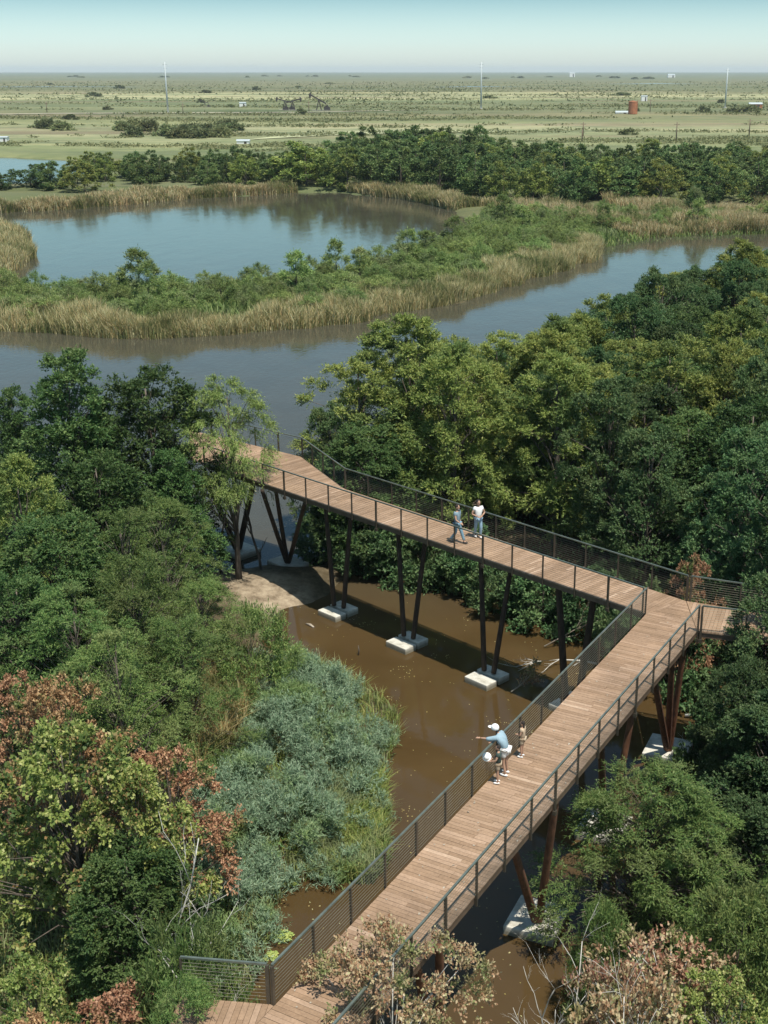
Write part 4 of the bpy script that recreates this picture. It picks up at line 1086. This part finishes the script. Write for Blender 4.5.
def pumpjack(px, py, flip, s, lab, tilt):
    X, Y = un(px, py, .9); r = empty('pumpjack', (X, Y, .85)); r.scale = (s * flip, s, s); tag(r, lab, 'pumpjack', 'pumpjacks on the plain')
    c, sn = math.cos(tilt), math.sin(tilt)
    m = MB()
    for a in (-1.3, 1.3):
        for b in (-.7, .7): m.bar((a, b, 0), (0, b * .3, 5), .3, .3)
    m.bar((-1, -.7, 2), (1, -.7, 2), .2, .2); m.bar((-1, .7, 2), (1, .7, 2), .2, .2); m.build('support_frame', M['black'], r)
    m = MB(); m.bar((-4.2 * c, 0, 5.2 + 4.2 * sn), (4 * c, 0, 5.2 - 4 * sn), .5, .65); m.build('walking_beam', M['black'], r)
    m = MB(); hx, hz_ = -4.2 * c, 5.2 + 4.2 * sn
    pr_ = [(hx, 1.2), (hx - .7, .9), (hx - 1.1, 0), (hx - .9, -1.1), (hx - .3, -1.7), (hx + .1, 0)]
    vs = [(a, y, hz_ + b) for y in (-.3, .3) for a, b in pr_]; n = len(pr_)
    m.add(vs, [tuple(range(n)), tuple(range(2 * n - 1, n - 1, -1))] + [(i, (i + 1) % n, n + (i + 1) % n, n + i) for i in range(n)]); m.build('horse_head', M['black'], r)
    m = MB(); m.bar((4 * c, 0, 5.2 - 4 * sn), (3.6, 0, 1.6), .2, .2); m.bar((3.0, 0, 1.2), (4.6, 0, 2.2), .6, 1.2); m.build('crank_arm', M['black'], r)
    m = MB(); m.box((4, 0, .8), (3, 1.6, 1.6)); m.build('motor_housing', M['black'], r)
    m = MB(); m.box((1, 0, .1), (9, 2, .3)); m.build('base_skid', M['concrete'], r)
pumpjack(285, 110, 1, 1.15, 'left dark pumpjack with its head raised at left', .25)
pumpjack(293, 110.3, -1, 1.15, 'dark pumpjack overlapping the left one, head at right', .25)
pumpjack(319, 110.5, 1, 1.35, 'right dark pumpjack with steeply tilted beam', .5)
pumpjack(205, 107, 1, .7, 'small distant pumpjack by the steel pole at left', .3)
X, Y = un(632.5, 114, .9); r = empty('storage_tank', (X, Y, .9)); tag(r, 'rusty orange cylindrical tank standing on the plain', 'tank')
m = MB(); m.tube([(0, 0, 0), (0, 0, 7.2)], [2.7, 2.7], 24); m.build('tank_body', M['rust'], r, smooth=False)
m = MB(); m.tube([(0, 0, 7.2), (0, 0, 7.7)], [2.8, .4], 24); m.build('tank_roof', M['rust'], r)
m = MB(); m.bar((2.75, -.9, 0), (2.75, -.9, 8), .12, .12); m.bar((2.75, -.3, 0), (2.75, -.3, 8), .12, .12); m.build('ladder', M['rust'], r)
def shed(px, py, w, h, d, lab, cat, mat=M['white'], gable=True):
    X, Y = un(px, py, .9); r = empty(cat.replace(' ', '_'), (X, Y, .85)); tag(r, lab, cat)
    m = MB(); m.box((0, 0, h / 2), (w, d, h)); m.build('wall', mat, r)
    m = MB(); m.add([(-w / 2 - .2, -d / 2 - .2, h), (w / 2 + .2, -d / 2 - .2, h), (w / 2 + .2, d / 2 + .2, h), (-w / 2 - .2, d / 2 + .2, h), (-w / 2 - .2, 0, h + w * .12), (w / 2 + .2, 0, h + w * .12)],
                    [(0, 1, 5, 4), (2, 3, 4, 5), (1, 2, 5), (3, 0, 4), (0, 3, 2, 1)]); m.build('roof', M['pole'], r)
    m = MB(); m.box((w * .2, -d / 2 - .02, h * .4), (w * .2, .06, h * .8)); m.build('door', M['black'], r)
shed(622, 113.5, 8, .7, 3, 'low white trough structure left of the rusty tank', 'trough')
shed(243, 107, 4.5, 3, 4, 'small pale equipment shed left of the pumpjacks', 'shed')
shed(243.5, 143.5, 4.5, 1.0, 3, 'low white roofed hut beyond the left half of the belt', 'hut')
shed(671, 77.5, 26, 9, 20, 'distant white building near the horizon', 'building')
shed(572, 77, 20, 14, 16, 'distant white building left of the other on the horizon', 'building')
shed(644, 101, 5, 4, 4, 'tiny white shed beyond the rusty tank', 'shed')
shed(755, 108.5, 9, 3, 4, 'low rusty shed right of the right steel pole', 'shed', M['rust'])
shed(4, 141.5, 3.2, 1.6, 3, 'small white tent shaped hut at the left edge of the plain', 'tent')

# ------------------------------------------------------------------ people
print('T', 'people', round(time.time() - T0, 1))
def cloth(name, c): return plain(name, c, 0.85, 0, 0.12, 12)
SK = cloth('skin', (0.42, 0.25, 0.17)); HAIR = cloth('hair_dark', (0.025, 0.018, 0.014))
def skin_mesh(name, verts, edges, rad, mat, parent, sub=1, root=0):
    me = bpy.data.meshes.new(name); me.from_pydata(verts, edges, []); me.update()
    o = bpy.data.objects.new(name, me); COL.objects.link(o)
    sk = o.modifiers.new('s', 'SKIN'); sk.use_smooth_shade = True
    for i, v in enumerate(me.skin_vertices[0].data):
        rr_ = rad[i]; v.radius = rr_ if hasattr(rr_, '__len__') else (rr_, rr_); v.use_root = (i == root)
    ss = o.modifiers.new('u', 'SUBSURF'); ss.levels = sub; ss.render_levels = sub
    bpy.context.view_layer.update()
    dg = bpy.context.evaluated_depsgraph_get()
    m2 = bpy.data.meshes.new_from_object(o.evaluated_get(dg)); m2.name = name
    bpy.data.objects.remove(o); bpy.data.meshes.remove(me)
    m2.materials.clear(); m2.materials.append(mat)
    for p_ in m2.polygons: p_.use_smooth = True
    return m2
def ellips(name, c, r, mat, parent, sub=3, cut=None, rot=None):
    bm = bmesh.new(); bmesh.ops.create_icosphere(bm, subdivisions=sub, radius=1)
    if cut is not None: bmesh.ops.bisect_plane(bm, geom=bm.verts[:] + bm.edges[:] + bm.faces[:], plane_co=(0, 0, cut), plane_no=(0, 0, -1), clear_outer=True)
    mt = Matrix.Translation(c) @ (rot or Matrix()) @ Matrix.Diagonal((*r, 1)); bmesh.ops.transform(bm, matrix=mt, verts=bm.verts)
    me = bpy.data.meshes.new(name); bm.to_mesh(me); bm.free()
    for p_ in me.polygons: p_.use_smooth = True
    me.materials.append(mat); return link(name, me, parent)
def person(px, py, face, H, J, top, bottom, shoe, label, cap=None, long_hair=False, short_legs=False, short_sleeve=True, group='people on the boardwalk', hairm=HAIR):
    """J: joints in metres for a 1.7 m body facing +Y; face: world direction"""
    s = H / 1.7
    X, Y = un(px, py, DZ); r = empty('person', (X, Y, DZ + 0.01), math.atan2(face[1], face[0]) - math.pi / 2)
    tag(r, label, 'person', group)
    B = dict(pel=(0, 0, .92), wai=(0, 0, 1.08), che=(0, 0, 1.28), nb=(0, 0, 1.44), nt=(0, .01, 1.52), hd=(0, .02, 1.60),
             shL=(-.17, 0, 1.40), shR=(.17, 0, 1.40), elL=(-.23, 0, 1.12), elR=(.23, 0, 1.12), wrL=(-.22, .12, .90), wrR=(.22, .12, .90),
             hiL=(-.09, 0, .88), hiR=(.09, 0, .88), knL=(-.10, .02, .48), knR=(.10, .02, .48), anL=(-.10, 0, .08), anR=(.10, 0, .08))
    B.update(J); V = {k: Vector(v) * s for k, v in B.items()}
    V['toL'] = V['anL'] + Vector((0, .16, -.05)) * s; V['toR'] = V['anR'] + Vector((0, .16, -.05)) * s
    def chain(names, rads):
        vs = [tuple(V[n]) for n in names]; return vs, [q * s for q in rads]
    order = ['pel', 'wai', 'che', 'nb', 'nt', 'shL', 'elL', 'wrL', 'shR', 'elR', 'wrR', 'hiL', 'knL', 'anL', 'toL', 'hiR', 'knR', 'anR', 'toR']
    rad = [(.125, .10), (.105, .085), (.135, .10), (.07, .06), (.052, .052), .062, .042, .027, .062, .042, .027, .085, .055, .038, .03, .085, .055, .038, .03]
    rad = [tuple(k * s for k in q) if hasattr(q, '__len__') else q * s for q in rad]
    ix = {n: i for i, n in enumerate(order)}
    ed = [('pel', 'wai'), ('wai', 'che'), ('che', 'nb'), ('nb', 'nt'), ('che', 'shL'), ('shL', 'elL'), ('elL', 'wrL'), ('che', 'shR'), ('shR', 'elR'), ('elR', 'wrR'),
          ('pel', 'hiL'), ('hiL', 'knL'), ('knL', 'anL'), ('anL', 'toL'), ('pel', 'hiR'), ('hiR', 'knR'), ('knR', 'anR'), ('anR', 'toR')]
    m1 = skin_mesh('body', [tuple(V[n]) for n in order], [(ix[a], ix[b]) for a, b in ed], rad, SK, r)
    bm = bmesh.new(); bm.from_mesh(m1)
    # head with nose, ears and chin
    hd = V['hd'] + Vector((0, 0, .04)) * s
    def blob(c, rx, sub=2):
        res = bmesh.ops.create_icosphere(bm, subdivisions=sub, radius=1)
        bmesh.ops.transform(bm, matrix=Matrix.Translation(c) @ Matrix.Diagonal((rx[0] * s, rx[1] * s, rx[2] * s, 1)), verts=res['verts'])
        for v in res['verts']:
            for f_ in v.link_faces: f_.smooth = True
    blob(hd, (.075, .095, .115), 3); blob(hd + Vector((0, .045, -.06)) * s, (.05, .05, .05))
    blob(hd + Vector((0, .10, -.012)) * s, (.013, .02, .022), 1)
    for q in (-1, 1): blob(hd + Vector((q * .077, 0, -.01)) * s, (.012, .022, .03), 1)
    # hands: palm and five fingers
    for S, sg in (('L', -1), ('R', 1)):
        w = V['wr' + S]; d = (w - V['el' + S]).normalized(); side = d.cross(Vector((0, 0, 1)))
        side = side.normalized() if side.length > .1 else Vector((1, 0, 0)); nrm_ = side.cross(d).normalized()
        pc = w + d * .05 * s
        res = bmesh.ops.create_icosphere(bm, subdivisions=2, radius=1)
        mt = Matrix((( side.x * .040 * s, d.x * .052 * s, nrm_.x * .018 * s, pc.x), (side.y * .040 * s, d.y * .052 * s, nrm_.y * .018 * s, pc.y), (side.z * .040 * s, d.z * .052 * s, nrm_.z * .018 * s, pc.z), (0, 0, 0, 1)))
        bmesh.ops.transform(bm, matrix=mt, verts=res['verts'])
        for k, (o_, ln) in enumerate(((-.030, .062), (-.010, .075), (.010, .070), (.030, .055), (.040, .05))):
            th = k == 4
            a = w + d * (.085 if not th else .03) * s + side * o_ * s
            dd = (d + side * (o_ * 3 if not th else .9)).normalized()
            b = a + dd * ln * .55 * s; c_ = b + (dd - nrm_ * .5).normalized() * ln * .5 * s
            tb = MB(); tb.tube([a - dd * .02 * s, b, c_], [.010 * s, .009 * s, .007 * s], 5)
            vs = [bm.verts.new(v) for v in tb.v]
            for f_ in tb.f: bm.faces.new([vs[i] for i in f_])
    bm.to_mesh(m1); bm.free()
    for p_ in m1.polygons: p_.use_smooth = True
    link('body', m1, r)
    eyes = MB()
    for q in (-1, 1): eyes.box(tuple(hd + Vector((q * .03, .088, .005)) * s), (.02 * s, .012 * s, .01 * s))
    eyes.build('eyes', HAIR, r)
    mo = MB(); mo.box(tuple(hd + Vector((0, .092, -.055)) * s), (.04 * s, .012 * s, .008 * s)); mo.build('mouth', cloth('lips', (.3, .1, .08)), r)
    if hairm:
        h = ellips('hair', tuple(hd + Vector((0, -.014, .018)) * s), (.083 * s, .098 * s, .118 * s), hairm, r, cut=-.15, rot=Matrix.Rotation(.45, 4, 'X'))
        if long_hair: ellips('hair', tuple(hd + Vector((0, -.075, -.12)) * s), (.07 * s, .04 * s, .15 * s), hairm, r)
    if cap:
        ellips('cap', tuple(hd + Vector((0, 0, .03)) * s), (.115 * s, .130 * s, .125 * s), cap, r, cut=-.35)
        ellips('cap_brim', tuple(hd + Vector((0, .14, .02)) * s), (.085 * s, .10 * s, .014 * s), cap, r)
    # shirt
    f = 0.5 if short_sleeve else 0.95
    slL = V['shL'].lerp(V['elL'], f * 1.0 if short_sleeve else 1); slR = V['shR'].lerp(V['elR'], f if short_sleeve else 1)
    low = V['pel'] + Vector((0, 0, -.02)) * s
    vs = [low, V['wai'], V['che'], V['nb'] + Vector((0, 0, -.02)) * s, V['shL'], slL, V['shR'], slR]
    es = [(0, 1), (1, 2), (2, 3), (2, 4), (4, 5), (2, 6), (6, 7)]; rd = [(.165, .140), (.155, .135), (.175, .150), (.085, .08), .095, .075, .095, .075]
    if not short_sleeve:
        vs += [V['elL'].lerp(V['wrL'], .35), V['elR'].lerp(V['wrR'], .35)]; es += [(5, 8), (7, 9)]; rd += [.05, .05]
    rd = [tuple(k * s for k in q) if hasattr(q, '__len__') else q * s for q in rd]
    link('shirt', skin_mesh('shirt', [tuple(v) for v in vs], es, rd, top, r, root=2), r)
    # trousers or shorts
    hip = V['pel'] + Vector((0, 0, .02)) * s
    if short_legs: eL = V['hiL'].lerp(V['knL'], .62); eR = V['hiR'].lerp(V['knR'], .62); vs = [hip, V['hiL'], eL, V['hiR'], eR]; es = [(0, 1), (1, 2), (0, 3), (3, 4)]; rd = [(.142, .118), .108, .095, .108, .095]
    else:
        vs = [hip, V['hiL'], V['knL'], V['anL'] + Vector((0, 0, .03)) * s, V['hiR'], V['knR'], V['anR'] + Vector((0, 0, .03)) * s]
        es = [(0, 1), (1, 2), (2, 3), (0, 4), (4, 5), (5, 6)]; rd = [(.142, .118), .105, .075, .062, .105, .075, .062]
    rd = [tuple(k * s for k in q) if hasattr(q, '__len__') else q * s for q in rd]
    link('shorts' if short_legs else 'trousers', skin_mesh('legwear', [tuple(v) for v in vs], es, rd, bottom, r), r)
    for S in 'LR':
        a = V['an' + S]; ellips('shoe', tuple(a + Vector((0, .055, -.038)) * s), (.048 * s, .135 * s, .042 * s), shoe, r)
    return r, V
denim = cloth('denim_shirt', (0.20, 0.28, 0.33)); jeans = cloth('jeans', (0.24, 0.36, 0.46)); white = cloth('white_cotton', (0.80, 0.80, 0.78))
green = cloth('dark_green_shirt', (0.045, 0.07, 0.06)); tan = cloth('tan_cotton', (0.50, 0.38, 0.26)); beige = cloth('beige_shorts', (0.42, 0.34, 0.24)); blk = cloth('dark_shoes', (0.03, 0.03, 0.03))
ltden = cloth('light_denim', (0.27, 0.38, 0.44)); dkjean = cloth('blue_jeans', (0.16, 0.28, 0.36))
person(457, 543, (0.85, -0.52), 1.76, dict(knL=(-.11, .16, .50), anL=(-.10, .30, .09), knR=(.10, -.02, .48), anR=(.09, -.28, .12), elL=(-.24, -.10, 1.12), wrL=(-.22, .06, .92), elR=(.24, .08, 1.13), wrR=(.20, .28, 1.02)),
       denim, dkjean, blk, 'man in denim shirt and blue jeans walking left of the man in white')
person(478, 538, (0.35, -0.94), 1.76, dict(knL=(-.10, .10, .49), anL=(-.09, .04, .09), knR=(.10, -.04, .48), anR=(.09, -.16, .10), elL=(-.30, .0, 1.14), wrL=(-.12, .17, 1.08), elR=(.30, .0, 1.14), wrR=(.10, .18, 1.06)),
       white, jeans, white, 'man in white shirt and light jeans walking beside the man in denim')
fl_ = (-0.86, 0.5)
person(505, 775, fl_, 1.66, dict(wai=(0, .05, 1.06), che=(0, .16, 1.22), nb=(0, .26, 1.35), nt=(0, .31, 1.41), hd=(0, .37, 1.47), shL=(-.17, .22, 1.30), shR=(.17, .22, 1.32), elL=(-.25, .46, 1.24), wrL=(-.29, .72, 1.22), elR=(.22, .36, 1.08), wrR=(.06, .48, 1.02), anL=(-.08, -.05, .08), anR=(.14, .0, .08)),
       ltden, white, white, 'woman in white cap and light denim shirt, leaning forward and pointing across the pond', cap=white, long_hair=True, short_legs=True, short_sleeve=False)
_, VB = person(498, 783, (-0.95, 0.1), 1.22, dict(elL=(-.22, .10, 1.14), wrL=(-.12, .30, 1.06), elR=(.22, .10, 1.14), wrR=(.10, .28, 1.04)),
       green, beige, white, 'boy in dark green shirt at the railing with a white sun hat', short_legs=True)
person(522, 757, (-0.75, 0.3), 1.20, dict(elL=(-.22, .04, 1.14), wrL=(-.06, .22, 1.08), elR=(.22, .04, 1.14), wrR=(.06, .22, 1.06)),
       tan, beige, white, 'girl in tan clothes with dark hair standing behind the woman', short_legs=True, long_hair=True)
# sun hat held by the boy
X, Y = un(498, 783, DZ); hx = Vector((X, Y, DZ)) + Vector((-.34, .04, .86))
r = empty('sun_hat', hx); r.rotation_euler = (R(55), R(-15), 0); tag(r, 'round white sun hat held by the boy at the railing', 'hat')
ellips('brim', (0, 0, 0), (.135, .135, .02), white, r); ellips('hat_crown', (0, 0, .02), (.09, .09, .08), white, r, cut=0)

print('T end', round(time.time() - T0, 1))
